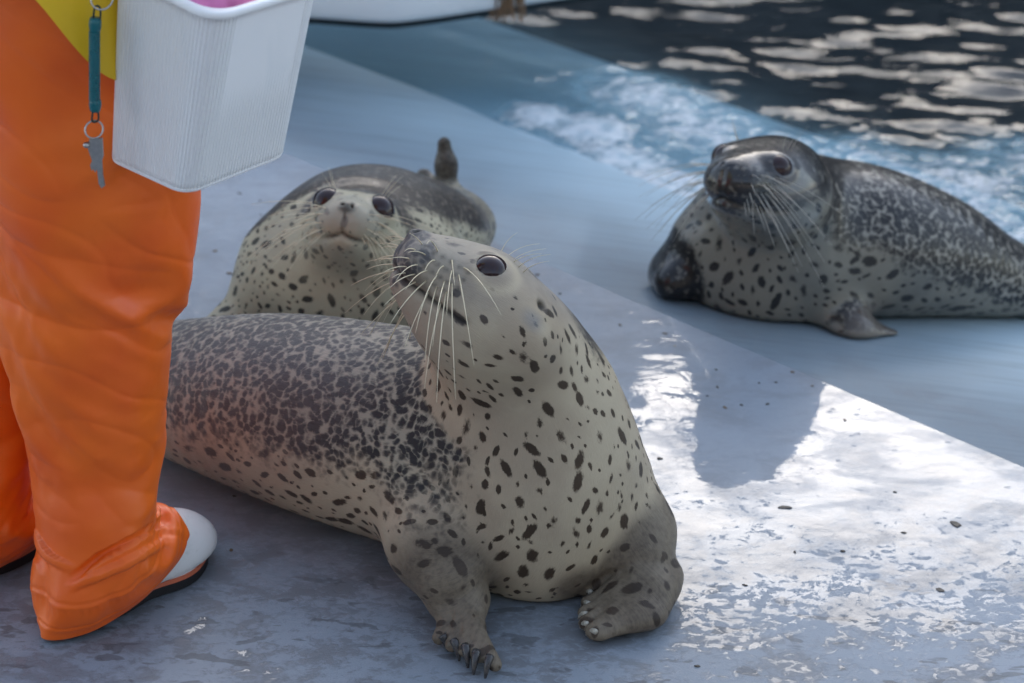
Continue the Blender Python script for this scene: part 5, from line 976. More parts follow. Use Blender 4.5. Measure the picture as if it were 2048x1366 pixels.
     [855,853,851,849,848,847,846,846,847,847,848,849,852,853,854,855,856,858,860,863,866,871,875,878,883,888,891,894,896,894,891,890,891,889,885,881,877,873,870,867,863,859],
     [881,880,878,876,874,873,873,874,874,875,875,877,878,880,881,882,883,885,887,889,893,897,901,905,910,914,917,920,920,916,916,917,917,914,910,906,903,899,895,892,888,884],
     [907,906,904,901,900,900,901,901,902,902,903,904,906,907,908,909,910,912,914,917,920,924,928,932,937,941,944,946,943,940,942,944,942,938,935,931,928,924,920,916,913,909],
     [931,929,927,926,925,927,928,929,929,930,931,932,933,934,936,937,938,939,941,944,947,951,955,958,963,968,971,971,967,966,969,969,966,963,960,956,952,948,944,941,937,934],
     [953,948,947,949,951,953,956,957,957,958,958,959,960,962,963,964,965,966,968,971,974,978,981,985,990,995,997,995,992,993,995,992,989,988,985,981,977,972,968,966,962,958],
     [973,966,967,971,975,979,982,984,985,985,986,986,987,989,990,991,992,993,995,998,1002,1005,1008,1012,1017,1021,1023,1020,1018,1020,1019,1015,1014,1013,1009,1005,1000,994,992,990,986,980],
     [990,986,988,992,997,1002,1007,1011,1012,1012,1013,1014,1015,1016,1017,1018,1019,1021,1023,1025,1029,1032,1035,1039,1044,1048,1048,1046,1045,1045,1042,1039,1039,1038,1034,1028,1021,1017,1015,1013,1007,999],
     [1007,1006,1011,1014,1018,1024,1031,1036,1039,1040,1040,1041,1042,1043,1044,1045,1046,1048,1050,1052,1056,1059,1062,1066,1071,1074,1074,1071,1071,1069,1066,1065,1065,1062,1057,1050,1043,1040,1038,1033,1025,1015],
     [1025,1029,1034,1038,1042,1048,1056,1062,1065,1067,1068,1068,1069,1070,1071,1072,1073,1075,1077,1080,1083,1086,1089,1093,1098,1100,1099,1097,1097,1094,1091,1091,1090,1086,1079,1071,1066,1063,1058,1051,1040,1030],
     [1048,1052,1058,1062,1068,1075,1082,1088,1092,1094,1095,1095,1096,1097,1098,1099,1101,1102,1104,1107,1110,1113,1116,1120,1125,1126,1125,1123,1122,1118,1117,1117,1115,1109,1101,1095,1090,1085,1078,1069,1058,1050],
     [1074,1077,1083,1088,1094,1102,1109,1114,1119,1121,1122,1122,1123,1124,1125,1126,1128,1129,1131,1134,1137,1140,1143,1147,1151,1152,1150,1149,1147,1144,1143,1143,1139,1132,1124,1118,1114,1108,1100,1090,1081,1075],
     [1101,1104,1108,1113,1121,1128,1135,1141,1145,1148,1149,1149,1150,1151,1152,1153,1155,1157,1159,1161,1164,1167,1170,1174,1178,1178,1176,1175,1172,1170,1169,1168,1162,1154,1147,1142,1137,1131,1125,1116,1106,1101],
     [1128,1131,1135,1140,1147,1155,1162,1167,1172,1174,1175,1176,1177,1178,1179,1181,1182,1184,1186,1188,1191,1194,1197,1201,1204,1203,1202,1201,1198,1196,1195,1191,1184,1176,1170,1164,1160,1156,1150,1141,1133,1128],
     [1156,1158,1161,1166,1173,1180,1187,1194,1198,1201,1202,1203,1204,1205,1206,1208,1209,1211,1213,1215,1218,1221,1224,1228,1230,1229,1228,1227,1224,1222,1220,1213,1206,1199,1193,1188,1184,1180,1174,1167,1160,1156],
     [1183,1185,1188,1193,1199,1205,1212,1220,1225,1228,1229,1230,1231,1232,1233,1235,1237,1238,1240,1243,1245,1248,1251,1255,1257,1255,1254,1253,1250,1248,1243,1236,1229,1224,1217,1212,1208,1204,1199,1192,1186,1183],
     [1210,1212,1215,1220,1225,1231,1238,1245,1251,1254,1256,1257,1258,1259,1261,1262,1264,1266,1267,1270,1273,1275,1279,1282,1283,1281,1281,1279,1276,1272,1266,1259,1254,1249,1243,1238,1233,1229,1224,1219,1213,1210],
     [1237,1239,1242,1246,1251,1257,1263,1270,1276,1281,1283,1284,1285,1286,1288,1289,1291,1293,1295,1297,1300,1302,1306,1309,1309,1308,1307,1305,1301,1296,1290,1284,1280,1274,1269,1264,1259,1255,1250,1245,1240,1237],
     [1264,1266,1268,1273,1278,1283,1289,1295,1301,1307,1310,1311,1312,1314,1315,1317,1318,1320,1322,1324,1327,1330,1333,1335,1335,1334,1333,1330,1326,1321,1315,1310,1305,1301,1296,1292,1286,1281,1277,1272,1267,1264],
     [1291,1292,1295,1299,1304,1309,1315,1321,1327,1332,1336,1338,1339,1341,1342,1344,1346,1348,1350,1352,1354,1357,1360,1362,1361,1361,1359,1356,1352,1346,1341,1336,1332,1328,1324,1319,1313,1307,1303,1299,1294,1291],
     [1317,1319,1322,1325,1330,1335,1341,1347,1353,1358,1362,1365,1366,1368,1370,1371,1373,1375,1377,1379,1382,1384,1387,1389,1388,1387,1385,1381,1377,1371,1367,1362,1358,1355,1351,1346,1340,1334,1329,1325,1321,1318],
     [1344,1346,1348,1352,1356,1362,1367,1373,1379,1384,1388,1391,1393,1395,1397,1399,1401,1403,1404,1407,1409,1412,1414,1415,1414,1413,1411,1407,1402,1397,1393,1389,1385,1381,1377,1372,1366,1360,1356,1352,1348,1345],
     [1371,1372,1375,1378,1383,1388,1393,1399,1405,1411,1415,1418,1420,1422,1424,1426,1428,1430,1432,1434,1436,1439,1441,1442,1441,1440,1437,1433,1428,1424,1420,1415,1411,1407,1403,1398,1392,1387,1382,1378,1374,1371],
     [1398,1399,1401,1405,1409,1414,1420,1425,1431,1437,1441,1444,1447,1449,1451,1453,1456,1458,1460,1462,1464,1467,1468,1469,1468,1466,1463,1459,1455,1451,1446,1442,1438,1434,1429,1424,1419,1413,1409,1405,1401,1398],
     [1424,1426,1428,1431,1436,1441,1446,1452,1457,1463,1467,1471,1474,1477,1479,1481,1483,1485,1487,1489,1492,1494,1496,1496,1495,1493,1490,1486,1482,1478,1473,1469,1464,1460,1456,1451,1445,1440,1435,1431,1428,1425],
     [1451,1452,1455,1458,1462,1468,1473,1478,1484,1489,1494,1498,1501,1504,1506,1509,1511,1513,1515,1517,1520,1522,1523,1523,1522,1520,1517,1513,1509,1505,1500,1496,1491,1486,1482,1477,1472,1467,1462,1458,1454,1452],
     [1478,1479,1481,1484,1489,1494,1500,1505,1510,1516,1521,1525,1528,1531,1534,1536,1539,1541,1544,1546,1548,1550,1550,1550,1549,1547,1543,1540,1536,1532,1527,1523,1517,1512,1508,1504,1499,1493,1488,1484,1481,1479],
     [1505,1506,1508,1511,1515,1521,1526,1532,1537,1542,1547,1552,1555,1558,1561,1564,1566,1569,1572,1574,1576,1577,1578,1577,1576,1573,1570,1567,1563,1559,1554,1549,1543,1538,1534,1530,1525,1520,1515,1511,1508,1505],
     [1532,1532,1534,1537,1542,1547,1553,1558,1564,1569,1574,1578,1582,1586,1589,1591,1594,1597,1600,1602,1604,1605,1605,1605,1603,1600,1597,1593,1589,1586,1581,1576,1569,1563,1558,1555,1552,1546,1541,1537,1534,1532],
     [1558,1559,1561,1564,1568,1574,1580,1585,1590,1595,1600,1605,1609,1613,1616,1619,1622,1625,1628,1631,1633,1634,1633,1632,1630,1627,1624,1620,1616,1612,1607,1601,1595,1588,1583,1580,1578,1573,1568,1564,1561,1559],
     [1585,1586,1588,1590,1595,1601,1606,1612,1617,1622,1627,1632,1636,1640,1644,1647,1650,1653,1656,1659,1661,1662,1661,1660,1658,1654,1650,1646,1642,1638,1633,1627,1620,1614,1608,1605,1603,1600,1594,1590,1588,1586],
     [1612,1613,1614,1617,1622,1628,1633,1639,1644,1649,1654,1659,1663,1668,1672,1675,1679,1682,1685,1688,1690,1690,1690,1688,1685,1681,1677,1672,1668,1664,1658,1653,1647,1640,1634,1630,1629,1626,1621,1617,1615,1613],
     [1639,1640,1641,1644,1648,1654,1660,1665,1671,1676,1681,1686,1691,1695,1699,1704,1707,1711,1713,1717,1719,1718,1718,1717,1714,1709,1704,1699,1694,1690,1684,1679,1673,1667,1660,1656,1654,1652,1647,1643,1641,1640],
     [1666,1667,1668,1670,1675,1681,1687,1692,1698,1703,1708,1713,1718,1723,1727,1732,1736,1739,1741,1745,1747,1746,1746,1746,1742,1737,1731,1726,1721,1716,1711,1705,1700,1694,1687,1682,1679,1678,1674,1670,1668,1667],
     [1694,1694,1695,1697,1702,1708,1714,1719,1725,1730,1736,1741,1745,1750,1755,1761,1765,1766,1768,1773,1774,1772,1773,1773,1769,1764,1759,1754,1748,1743,1737,1732,1727,1721,1714,1708,1705,1703,1700,1696,1695,1694],
     [1721,1721,1721,1724,1729,1735,1741,1747,1752,1758,1763,1768,1772,1776,1782,1789,1793,1793,1794,1799,1799,1797,1799,1798,1794,1789,1785,1781,1775,1770,1764,1759,1753,1747,1741,1735,1731,1729,1726,1723,1722,1721],
     [1748,1748,1748,1750,1755,1761,1767,1773,1779,1785,1790,1794,1797,1800,1806,1815,1821,1821,1821,1823,1821,1821,1825,1822,1816,1812,1810,1807,1802,1797,1791,1786,1780,1774,1768,1762,1757,1756,1753,1750,1749,1748],
     [1775,1775,1775,1777,1782,1788,1794,1799,1805,1810,1815,1818,1820,1821,1827,1838,1845,1848,1850,1847,1840,1843,1848,1843,1835,1832,1832,1831,1827,1822,1816,1811,1806,1800,1794,1788,1783,1782,1780,1777,1776,1776],
     [1802,1802,1802,1804,1808,1813,1819,1825,1830,1835,1838,1840,1841,1840,1845,1856,1866,1873,1875,1869,1859,1863,1869,1862,1854,1852,1853,1853,1849,1844,1840,1836,1831,1826,1820,1814,1810,1808,1806,1804,1803,1803],
     [1830,1830,1829,1831,1834,1839,1844,1849,1854,1857,1860,1861,1861,1859,1862,1874,1884,1893,1896,1887,1876,1880,1887,1880,1873,1871,1873,1873,1869,1865,1862,1858,1855,1850,1845,1840,1836,1834,1833,1831,1830,1830],
     [1857,1857,1857,1857,1860,1864,1868,1873,1876,1879,1880,1881,1880,1878,1880,1890,1899,1909,1912,1903,1893,1896,1902,1896,1891,1890,1891,1892,1888,1885,1882,1880,1877,1874,1869,1865,1861,1860,1859,1858,1857,1857],
     [1884,1884,1884,1884,1886,1889,1892,1896,1899,1900,1901,1900,1900,1898,1899,1907,1915,1923,1925,1917,1909,1911,1917,1913,1909,1908,1909,1909,1906,1904,1902,1901,1899,1897,1894,1890,1887,1886,1886,1885,1884,1884],
     [1912,1911,1911,1911,1912,1914,1917,1919,1921,1921,1921,1921,1920,1918,1919,1925,1930,1937,1938,1932,1925,1927,1931,1929,1927,1926,1927,1927,1924,1923,1922,1922,1921,1920,1917,1915,1913,1912,1912,1912,1912,1912],
     [1939,1939,1938,1938,1939,1940,1941,1942,1943,1943,1943,1942,1941,1940,1941,1944,1947,1952,1952,1947,1943,1945,1948,1947,1946,1945,1946,1946,1944,1944,1943,1943,1943,1943,1942,1940,1939,1939,1939,1939,1939,1939],
     [1966,1966,1965,1965,1965,1966,1966,1967,1967,1966,1966,1965,1964,1964,1964,1965,1967,1969,1969,1966,1964,1964,1966,1966,1966,1966,1966,1966,1965,1966,1966,1966,1966,1967,1966,1966,1965,1965,1966,1966,1966,1966],
     [1993,1993,1993,1992,1992,1992,1992,1992,1991,1991,1990,1990,1989,1989,1988,1989,1989,1990,1989,1988,1987,1987,1988,1989,1989,1989,1989,1989,1989,1990,1990,1990,1991,1991,1992,1992,1992,1992,1993,1993,1993,1993],
     [2020,2020,2020,2019,2019,2019,2018,2018,2018,2017,2017,2016,2016,2016,2015,2015,2015,2015,2014,2014,2014,2014,2014,2015,2015,2015,2015,2015,2016,2016,2016,2017,2017,2018,2018,2019,2019,2019,2019,2020,2020,2020],
     [2047,2047,2047,2046,2046,2046,2046,2045,2045,2045,2044,2044,2044,2043,2043,2043,2042,2042,2042,2042,2042,2042,2042,2042,2042,2043,2043,2043,2043,2044,2044,2044,2045,2045,2045,2046,2046,2046,2047,2047,2047,2047],
     [2074,2074,2074,2074,2073,2073,2073,2073,2072,2072,2072,2072,2072,2071,2071,2071,2071,2070,2070,2070,2070,2070,2070,2071,2071,2071,2071,2071,2071,2072,2072,2072,2072,2073,2073,2073,2073,2073,2074,2074,2074,2074],
     [2101,2101,2101,2101,2100,2100,2100,2100,2100,2100,2100,2100,2099,2099,2099,2099,2099,2099,2099,2099,2099,2099,2099,2099,2099,2099,2099,2099,2099,2099,2099,2100,2100,2100,2100,2100,2100,2100,2101,2101,2101,2101],
     [2128,2128,2128,2128,2127,2127,2127,2127,2127,2127,2127,2127,2127,2127,2127,2127,2127,2127,2127,2127,2127,2127,2127,2127,2127,2127,2127,2127,2127,2127,2127,2127,2127,2127,2127,2127,2127,2128,2128,2128,2128,2128],
     [2155,2155,2155,2155,2155,2155,2155,2155,2155,2155,2155,2155,2155,2155,2155,2155,2155,2155,2155,2155,2155,2155,2155,2155,2155,2155,2155,2155,2155,2155,2155,2155,2155,2155,2155,2155,2155,2155,2155,2155,2155,2155]]]
def drape(): return np.array(DRAPE, float).transpose(1, 2, 0)/2500+np.array([-.55, 2.81, 0])
def cubic(P, n):                          # Catmull-Rom along the first axis
    m = len(P); ts = np.linspace(0, m-1, n); i = np.minimum(ts.astype(int), m-2); u = (ts-i).reshape((-1,)+(1,)*(P.ndim-1))
    p1, p2 = P[i], P[i+1]; p0 = P[np.maximum(i-1, 0)]; p3 = P[np.minimum(i+2, m-1)]
    return .5*(2*p1+(p2-p0)*u+(2*p0-5*p1+4*p2-p3)*u*u+(3*p1-3*p2+p3-p0)*u**3)
def drape_fine(k):
    D = drape(); D = cubic(D, (len(D)-1)*k+1); E = np.concatenate([D[:, -3:], D, D[:, :3]], 1).transpose(1, 0, 2)
    E = cubic(E, (len(E)-1)*k+1)[3*k:3*k+42*k].transpose(1, 0, 2); return E
def grid_quads(n, m): I = np.arange(n*m).reshape(n, m); J = np.roll(I, -1, 1); return np.stack([I[:-1], J[:-1], J[1:], I[1:]], -1).reshape(-1, 4)
def trouser_leg(k):
    E = drape_fine(k); n, m = E.shape[:2]; q = grid_quads(n, m); v = E.reshape(-1, 3); nn = normals(v, q)
    L = np.concatenate([np.zeros((1, m)), np.cumsum(np.linalg.norm(np.diff(E, axis=0), axis=2), 0)]).ravel()     # cloth distance from the hem
    u = np.tile(np.arange(m)/m, n)
    g = lambda c, w: np.exp(-((L-c)/w)**2)
    d = -.0013*g(.020, .0014)-.0013*g(.060, .0014)+.0010*g(.0545, .003)+.0006*g(.0165, .002)+.0010*g(.002, .003)
    d += .0005*np.exp(-((L-.047)/.006)**4)*np.sin(u*2*math.pi*150)                        # stitched band
    d += -.0010*np.exp(-((u-.03)/.0035)**2)+.0008*np.exp(-((u-.042)/.006)**2)             # side seam
    zf = np.clip((v[:, 2]-.10)/.08, 0, 1)
    for i in range(len(v)):                                                              # crisp slanting creases in the stiff cloth
        x, y, z = v[i]; a_ = z*.9+x*.55; b_ = z*.35-x*.8
        r1 = 1-abs(mnoise.noise(Vector((a_*9+2.3, b_*3.2, y*4))))*2.6; r2 = 1-abs(mnoise.noise(Vector((a_*19-1.7, b_*7, y*8+5))))*2.6
        d[i] -= zf[i]*(.0040*max(r1, 0)**3+.0018*max(r2, 0)**3)
    return v+nn*d[:, None], q
vn, qn = trouser_leg(5)
def fold(v, q, strokes):
    """creases along pixel polylines of the side that faces the viewer: sharp on the right-hand side, soft on the left"""
    nn = normals(v, q); p3 = np.concatenate([project(v), np.zeros((len(v), 1))], 1); facing = np.clip(-(nn@nrm(V(0, CP, -SP)))*2.2+.15, 0, 1); d = np.zeros(len(v))
    for poly, w, mm in strokes:
        pl = catmull([(x, y, 0) for x, y in poly], 16); ds, tt = seg_dist(p3, pl)
        i = np.clip((tt*15).astype(int), 0, 14); dr = pl[i+1]-pl[i]; rel = p3-pl[i]; side = dr[:, 0]*rel[:, 1]-dr[:, 1]*rel[:, 0]
        d += mm*.001*np.exp(-(ds/np.where(side > 0, w*.8, w*2.8))**2)*np.clip(np.sin(np.pi*np.clip(tt, 0, 1)), 0, 1)
    return v+nn*(d*facing)[:, None]
vn = fold(vn, qn, [([(345, 1030), (252, 1088), (188, 1122), (140, 1162)], 14, -13), ([(130, 1180), (240, 1132), (345, 1076)], 16, 10), ([(60, 1020), (66, 1085), (92, 1150)], 13, -8), ([(56, 1050), (96, 1110), (150, 1142)], 16, 7)])
v, q = trouser_leg(3)
c0 = np.array([-.55, 2.81, 0]); ca_, sa_ = math.cos(-.25), math.sin(-.25); w_ = v-c0; v = np.stack([w_[:, 0]*ca_-w_[:, 1]*sa_, w_[:, 0]*sa_+w_[:, 1]*ca_, w_[:, 2]], 1)+c0+HP*.20
hips, hq = leg([(-.655, 2.87, .70, .20, .13), (-.655, 2.87, .80, .225, .145), (-.655, 2.87, .95, .22, .14), (-.655, 2.87, 1.06, .205, .13)], 40)
allv = np.concatenate([vn, v, hips]); allq = np.concatenate([qn, q+len(vn), hq+len(vn)+len(v)])
link('trousers', fast_mesh('trousers', allv, allq), ORANGE, keeper)
# jacket: skirt of a yellow oilskin over the hips, arm down to the basket
jr = [(-.645, 2.835, .93, .250, .232), (-.645, 2.838, 1.02, .250, .225), (-.645, 2.862, 1.15, .235, .165), (-.645, 2.862, 1.35, .25, .15), (-.645, 2.862, 1.46, .16, .11), (-.645, 2.862, 1.50, .07, .07)]
v, q = leg(jr, 90)
th = np.tile(np.linspace(0, 2*math.pi, NA, endpoint=False), 90); lo = np.exp(-(v[:, 2]-.93)/.09)
dip = np.exp(-((np.angle(np.exp(1j*(th-5.66))))/.40)**2)
v[:, 2] -= lo*.172*dip; v[:, :2] += (lo*.010*np.sin(th*9+.6))[:, None]*np.stack([np.cos(th), np.sin(th)], 1)
link('jacket', fast_mesh('jacket', v, q), YEL, keeper)
tube('sleeve', catmull([(-.44, 2.86, 1.38), (-.40, 2.82, 1.18), (-.36, 2.76, 1.05)], 16), np.linspace(.075, .06, 16), YEL, keeper, 24)
gc = at(418, -22, 2.665)
gops = [('u', Ell(gc+V(0, .01, .02), (.050, .035, .030)), .02), ('u', Cone(gc+V(0, .02, .03), (-.36, 2.76, 1.04), .034, .044), .03)]
for i, (dx, dz) in enumerate(((-.036, .0), (-.014, -.012), (.010, -.013), (.032, -.004))):
    a = gc+V(dx, -.012, .006); gops += [('u', Cone(a, a+V(.004, -.018, dz-.004), .0135, .0125), .008), ('u', Cone(a+V(.004, -.018, dz-.004), a+V(.008, .004, dz-.034), .0125, .011), .006)]
gops += [('u', Cone(gc+V(.045, 0, .01), gc+V(.060, -.022, -.018), .015, .012), .012)]
gv, gq = surface(gops, gc-V(.12, .12, .10), gc+V(.14, .16, .24), .004)
link('glove', fast_mesh('glove', gv, gq), PINK, keeper)
head_ops = [('u', Ell((-.60, 2.90, 1.68), (.085, .10, .118)), .02), ('u', Cone((-.64, 2.865, 1.46), (-.61, 2.89, 1.62), .058, .055), .03), ('u', Ell((-.555, 2.965, 1.655), (.016, .02, .022)), .02), ('u', Ell((-.585, 2.93, 1.60), (.055, .055, .045)), .03)]
hv, hq2 = surface(head_ops, (-.75, 2.75, 1.42), (-.48, 3.05, 1.84), .008)
link('head', fast_mesh('head', hv, hq2), plain('skin', (.50, .32, .24), .5), keeper)
cv, cq = surface([('u', Ell((-.605, 2.89, 1.71), (.100, .115, .105)), 0), ('i', Half((-.6, 2.9, 1.70), (-.35, -.5, .9)), .01)], (-.75, 2.72, 1.55), (-.45, 3.06, 1.86), .008)
link('hair', fast_mesh('hair', cv, cq), plain('dark_hair', (.02, .015, .012), .5), keeper)
# boots
def boot(toe, heel, vis=True):
    toe, heel = np.asarray(toe, float), np.asarray(heel, float); f = nrm(toe-heel); s = np.array([-f[1], f[0], 0]); L = np.linalg.norm(toe-heel)
    g = lambda a, b, z: heel+f*a*L+s*b+V(0, 0, z)
    A = np.stack([f, s, V(0, 0, 1)])
    o = [('u', Ell(g(.80, 0, .032), (.066, .054, .030), A), .02), ('u', Ell(g(.55, 0, .042), (.09, .046, .046), A), .04), ('u', Ell(g(.26, 0, .030), (.045, .032, .04), A), .04), ('u', Cone(g(.38, 0, .062), g(.66, 0, .042), .040, .036), .03),
         ('i', Half((0, 0, .022), (0, 0, 1)), .004)]
    c = (toe+heel)/2; vv, qq = surface(o, c+V(-.2, -.2, .0), c+V(.2, .2, .40), .0045)
    b = empty('boot_group', heel)
    up = fast_mesh('boot', vv, qq); bo = link('boot', up, WBOOT, keeper); bpy.data.objects.remove(b)
    out = []
    for a in np.linspace(0, 2*math.pi, 64, endpoint=False):
        x, y = math.cos(a), math.sin(a); px_ = .5+.53*np.sign(x)*abs(x)**.75; w_ = .043+.013*np.exp(-((px_-.74)/.25)**2)-.006*np.exp(-((px_-.42)/.15)**2); out.append((px_, w_*np.sign(y)*abs(y)**.62))
    def slab(nm, z0, z1, gr, mat):
        vv = [g(a, b_*(1+gr), z) for z in (z0, z1) for a, b_ in out]; n_ = len(out)
        ff = [(i, (i+1) % n_, n_+(i+1) % n_, n_+i) for i in range(n_)]+[tuple(range(n_-1, -1, -1)), tuple(range(n_, 2*n_))]
        o_ = link(nm, mesh(nm, vv, ff), mat, bo, False); o_.matrix_parent_inverse = Matrix.Identity(4); o_.location = -bo.location+Vector((0, 0, 0)); return o_
    slab('sole', .002, .015, .01, BSOLE); slab('welt', .0155, .0215, .04, OWELT); slab('foxing', .022, .034, .015, WBOOT)
    return bo
boot((-.424, 2.912, 0), (-.552, 2.752, 0)); boot((-.575, 3.04, 0), (-.708, 2.862, 0))

# ------------------------------------------------------------------ white ribbed basket
t = NT('white_ribbed_plastic'); uv = t.attr('rib').outputs['Vector']; sp_ = t.n('SeparateXYZ', {0: uv}); co = t.obj()
rib = t.math('SINE', t.math('MULTIPLY', sp_.outputs[0], 2*math.pi/.0044)); fade = t.math('MULTIPLY', t.ramp(sp_.outputs[1], .02, .03), t.ramp(sp_.outputs[2], .0, 1.0))
smear = t.ramp(t.noise(t.mapping(co, (1, 1, .35)), 16.0, 3, .5, .4).outputs[0], .52, .75, 0, .4)
t.p(Base_Color=t.mix(smear, t.mix(t.noise(co, 4).outputs[0], (.80, .82, .83), (.86, .87, .87)), (.62, .68, .71)), Roughness=.42, Normal=t.bump(t.math('MULTIPLY', t.math('MULTIPLY', rib, fade), .5), .7, .0020))
t.b.inputs['Subsurface Weight'].default_value = .12; t.b.inputs['Subsurface Radius'].default_value = (.01, .01, .01); t.b.inputs['Subsurface Scale'].default_value = .6
BASK = t.m
B1 = at(371, 396, 2.60); zb = B1[2]; B0, B2 = on(207, 321, zb), on(581, 312, zb); B3 = B0+B2-B1
T1 = at(428, 28, 2.565); T0, T2 = at(216, -78, 2.67), at(657, -40, 2.69); T3 = T0+T2-T1
def rloop(c4, rad, n=14, per=26):
    pts = []; us = []
    m = len(c4)
    for i in range(m):
        p, a, b = c4[i], c4[i-1], c4[(i+1) % m]; da, db = nrm(a-p), nrm(b-p); s_, e_ = p+da*rad, p+db*rad
        for k in range(n):
            tq = k/(n-1); pts.append((1-tq)**2*s_+2*tq*(1-tq)*p+tq*tq*e_)
        nx = c4[(i+1) % m]; s2_ = nx-nrm(nx-p)*rad
        for k in range(1, per): pts.append(e_+(s2_-e_)*k/per)
    return np.array(pts)
bot, top = [B3, B0, B1, B2], [T3, T0, T1, T2]
ctr = sum(bot)/4
loops = []; info = []
def lerp4(tq, inset=0.0):
    c = [b_+(t_-b_)*tq for b_, t_ in zip(bot, top)]; cc = sum(c)/4; return [p+nrm(cc-p)*inset for p in c]
for tq, ins, rad in ((0, .016, .022), (0, .006, .026), (.010, .001, .028), (.028, 0, .028), (.030, .0012, .028), (.034, 0, .028)): loops.append(rloop(lerp4(tq, ins), rad)); info.append(tq)
for tq in np.linspace(.06, .955, 26): loops.append(rloop(lerp4(tq, 0), .028+.006*tq)); info.append(tq)
for tq, ins in ((.958, -.006), (.968, -.009), (.992, -.009), (1.0, -.005), (1.0, .004), (.99, .006)): loops.append(rloop(lerp4(tq, ins), .034)); info.append(tq)
for tq in np.linspace(.95, .03, 8): loops.append(rloop(lerp4(tq, .006), .03)); info.append(-1)
NL = len(loops[0]); bvv = np.concatenate(loops); I = np.arange(len(loops)*NL).reshape(len(loops), NL); J = np.roll(I, -1, 1)
bq = [tuple(int(a) for a in f) for f in np.stack([I[:-1], J[:-1], J[1:], I[1:]], -1).reshape(-1, 4)]
bq += [tuple(int(a) for a in I[0][::-1]), tuple(int(a) for a in I[-1])]
bme = mesh('basket', bvv, bq)
per_ = np.concatenate([[0], np.cumsum(np.linalg.norm(np.diff(loops[12], axis=0), axis=1))]); ribs = []
for li, tq in enumerate(info):
    for k in range(NL):
        face2 = 1.0 if 92 <= k < 118 else 0.0
        vis = 1.0 if tq > 0 else 0.0
        if face2: vis *= float(np.clip(1-(tq-.30)/.35, 0, 1))
        if .955 < tq: vis = 0
        ribs.append((per_[k], max(tq, 0), vis))
attr(bme, 'rib', np.array(ribs))
tag(link('basket', bme, BASK), 'white ribbed plastic basket held in front of the orange trousers', 'basket')

# ------------------------------------------------------------------ keys on a coiled teal strap
TEAL = plain('teal_plastic', (.004, .115, .135), .28, var=.2, scale=60); DKC = plain('dark_cord', (.012, .035, .03), .6); STEEL = plain('key_steel', (.45, .44, .42), .33, 1.0, var=.25, scale=200)
KY = 2.645; kr = empty('key_strap', at(190, 60, KY)); tag(kr, 'teal coiled strap with steel keys hanging against the orange trousers', 'keys')
def K(x, y, dy=0.0): return at(x, y, KY+dy)
a = np.linspace(0, 2*math.pi, 41); mmpx = np.linalg.norm(K(191, 100)-K(190, 100))
def ring(name, cx, cy, r, tilt, rad): 
    c = K(cx, cy); ex, ez = V(math.cos(tilt), math.sin(tilt), 0), CU; tube(name, c+ex*(np.cos(a)*r*mmpx)[:, None]+ez*(np.sin(a)*r*mmpx)[:, None], rad, STEEL, kr, 8, False)
ring('split_ring', 204, -3, 22, .3, .0011); ring('split_ring', 188, 259, 18, .2, .0011)
tube('cord_loop', catmull([K(186, 42), K(190, 14), K(200, 16), K(200, 40), K(195, 48)], 24), .0012, DKC, kr, 6); tube('cord_loop', catmull([K(186, 220), K(184, 240), K(190, 244), K(197, 238), K(196, 220)], 24), .0012, DKC, kr, 6)
tube('strap_end', catmull([K(190, 36), K(191, 46), K(191, 60), K(188, 66)], 8), [.0068, .0072, .0066, .0050], TEAL, kr, 12) if False else None
for y0, y1 in ((36, 64), (198, 222)):
    tube('strap_end', np.linspace(K(190.5, y0), K(190, y1), 6), np.array([.0058, .0068, .0070, .0068, .0064, .0056]), TEAL, kr, 14)
tq = np.linspace(0, 1, 640); ax_ = K(189, 62)+(K(189, 200)-K(189, 62))*tq[:, None]; ph = tq*2*math.pi*32
tube('coil', ax_+V(1, 0, 0)*(np.cos(ph)*.0050)[:, None]+V(0, 1, 0)*(np.sin(ph)*.0050)[:, None], .00155, TEAL, kr, 6)
def key(pts2, dy, thick=.0022):
    f = [K(x, y, dy) for x, y in pts2]; bck = [p+V(.0006, thick, 0) for p in f]; n_ = len(f)
    return link('key', mesh('key', f+bck, [tuple(range(n_-1, -1, -1)), tuple(range(n_, 2*n_))]+[(i, (i+1) % n_, n_+(i+1) % n_, n_+i) for i in range(n_)]), STEEL, kr, False)
key([(178, 279), (204, 276), (206, 312), (203, 322), (205, 350), (209, 372), (203, 377), (197, 368), (192, 322), (182, 312)], 0)
key([(172, 285), (184, 281), (188, 300), (190, 315), (195, 336), (190, 345), (186, 338), (183, 342), (180, 330), (184, 322), (178, 305)], .006)
tube('key_charm', np.linspace(K(173, 284), K(173, 296), 6), [.001, .0035, .0042, .0042, .0035, .001], STEEL, kr, 10)

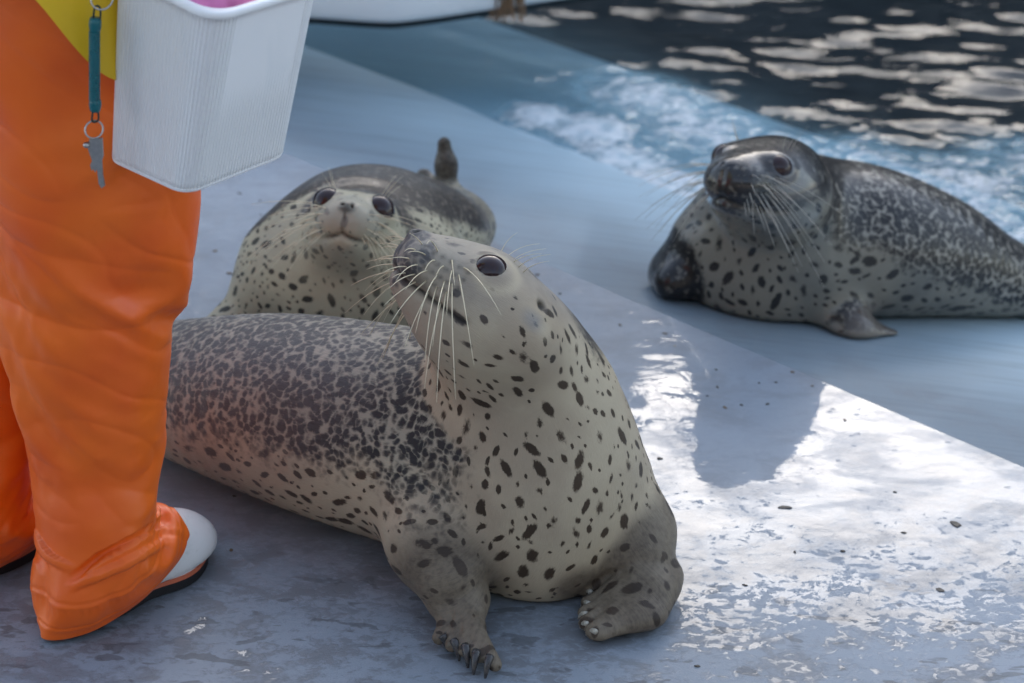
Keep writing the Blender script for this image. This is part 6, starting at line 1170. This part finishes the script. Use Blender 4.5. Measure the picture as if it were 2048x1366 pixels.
# ------------------------------------------------------------------ scraps lying on the deck
SCR = [plain('scrap_dark', (.035, .030, .024), .5, var=.4, scale=200), plain('scrap_brown', (.13, .085, .045), .6, var=.4, scale=200), plain('scrap_pale', (.40, .36, .28), .6, var=.3, scale=200)]
scr = [(1432, 737, 12, 0), (1435, 772, 14, 0), (1483, 808, 14, 0), (1450, 813, 14, 1), (1535, 806, 14, 0), (1320, 915, 20, 0), (1415, 790, 9, 0), (1518, 764, 8, 0), (1552, 763, 8, 0), (1690, 838, 10, 1), (1570, 1013, 30, 0), (1790, 982, 10, 0), (1912, 1046, 30, 0), (1808, 1063, 12, 0), (1590, 1102, 14, 0), (1490, 1168, 14, 0), (1686, 1100, 12, 0), (1880, 1178, 24, 0), (1395, 1330, 18, 0), (1330, 665, 14, 1), (1240, 648, 12, 0), (1350, 690, 8, 2), (375, 638, 26, 1), (462, 1098, 14, 1), (468, 990, 14, 0), (520, 400, 8, 1), (522, 428, 12, 1), (430, 500, 22, 1), (460, 545, 26, 1), (480, 385, 16, 0), (1075, 548, 16, 0), (1120, 585, 14, 0), (1128, 1170, 16, 0), (2005, 912, 12, 0), (1625, 770, 10, 1), (1585, 742, 12, 1)]
rg = np.random.default_rng(8); crossing = 0
for px, py, ln, kd in scr:
    c = on(px, py, .0022); L = ln*.00060*rg.uniform(.7, 1.2); 
    if ramp_off(c) > 0: continue
    n_ = 9; an = np.linspace(0, 2*math.pi, n_, endpoint=False); rot = rg.normal(-.2, .5); el = rg.uniform(.25, .5)
    ring_ = np.stack([np.cos(an)*L*.5*rg.uniform(.7, 1.2, n_), np.sin(an)*L*.8*el*rg.uniform(.6, 1.2, n_)], 1); ca_, sa_ = math.cos(rot), math.sin(rot)
    ring_ = ring_@np.array([[ca_, sa_], [-sa_, ca_]]); z_ = rg.uniform(.001, .004, n_)
    vs = [(c[0]+x, c[1]+y, .0006) for x, y in ring_]+[(c[0]+x*.8, c[1]+y*.8, .0006+zz_*.3) for (x, y), zz_ in zip(ring_, z_)]+[(c[0], c[1], .0014)]
    fs = [(i, (i+1) % n_, n_+(i+1) % n_, n_+i) for i in range(n_)]+[(n_+i, n_+(i+1) % n_, 2*n_) for i in range(n_)]+[tuple(range(n_-1, -1, -1))]
    o = link('leaf_scrap', mesh('leaf_scrap', vs, fs), SCR[kd], None, False)
    hue = ['dark', 'brown', 'pale'][kd]; size_ = 'tiny' if ln < 12 else 'small' if ln < 20 else 'long'
    where = ('left of the rear seal on the blue-grey deck' if px < 560 and py < 600 else 'beside the white boot' if px < 480 else 'by the front seal\'s folded flipper' if px < 1200 and py > 1100 else 'between the rear seal and the ramp' if px < 1200 else
             'on the shaded wet deck below the ramp seal' if py < 830 and px < 1640 else 'right of the front seal\'s chest' if px < 1400 and py < 1000 else 'along the ramp edge at the right' if py < 930 else 'on the bright wet patch' if py < 1120 else 'on the broken film of water in the lower right')
    tag(o, f'{size_} {hue} scrap lying {where}', 'debris', 'scraps strewn over the deck')
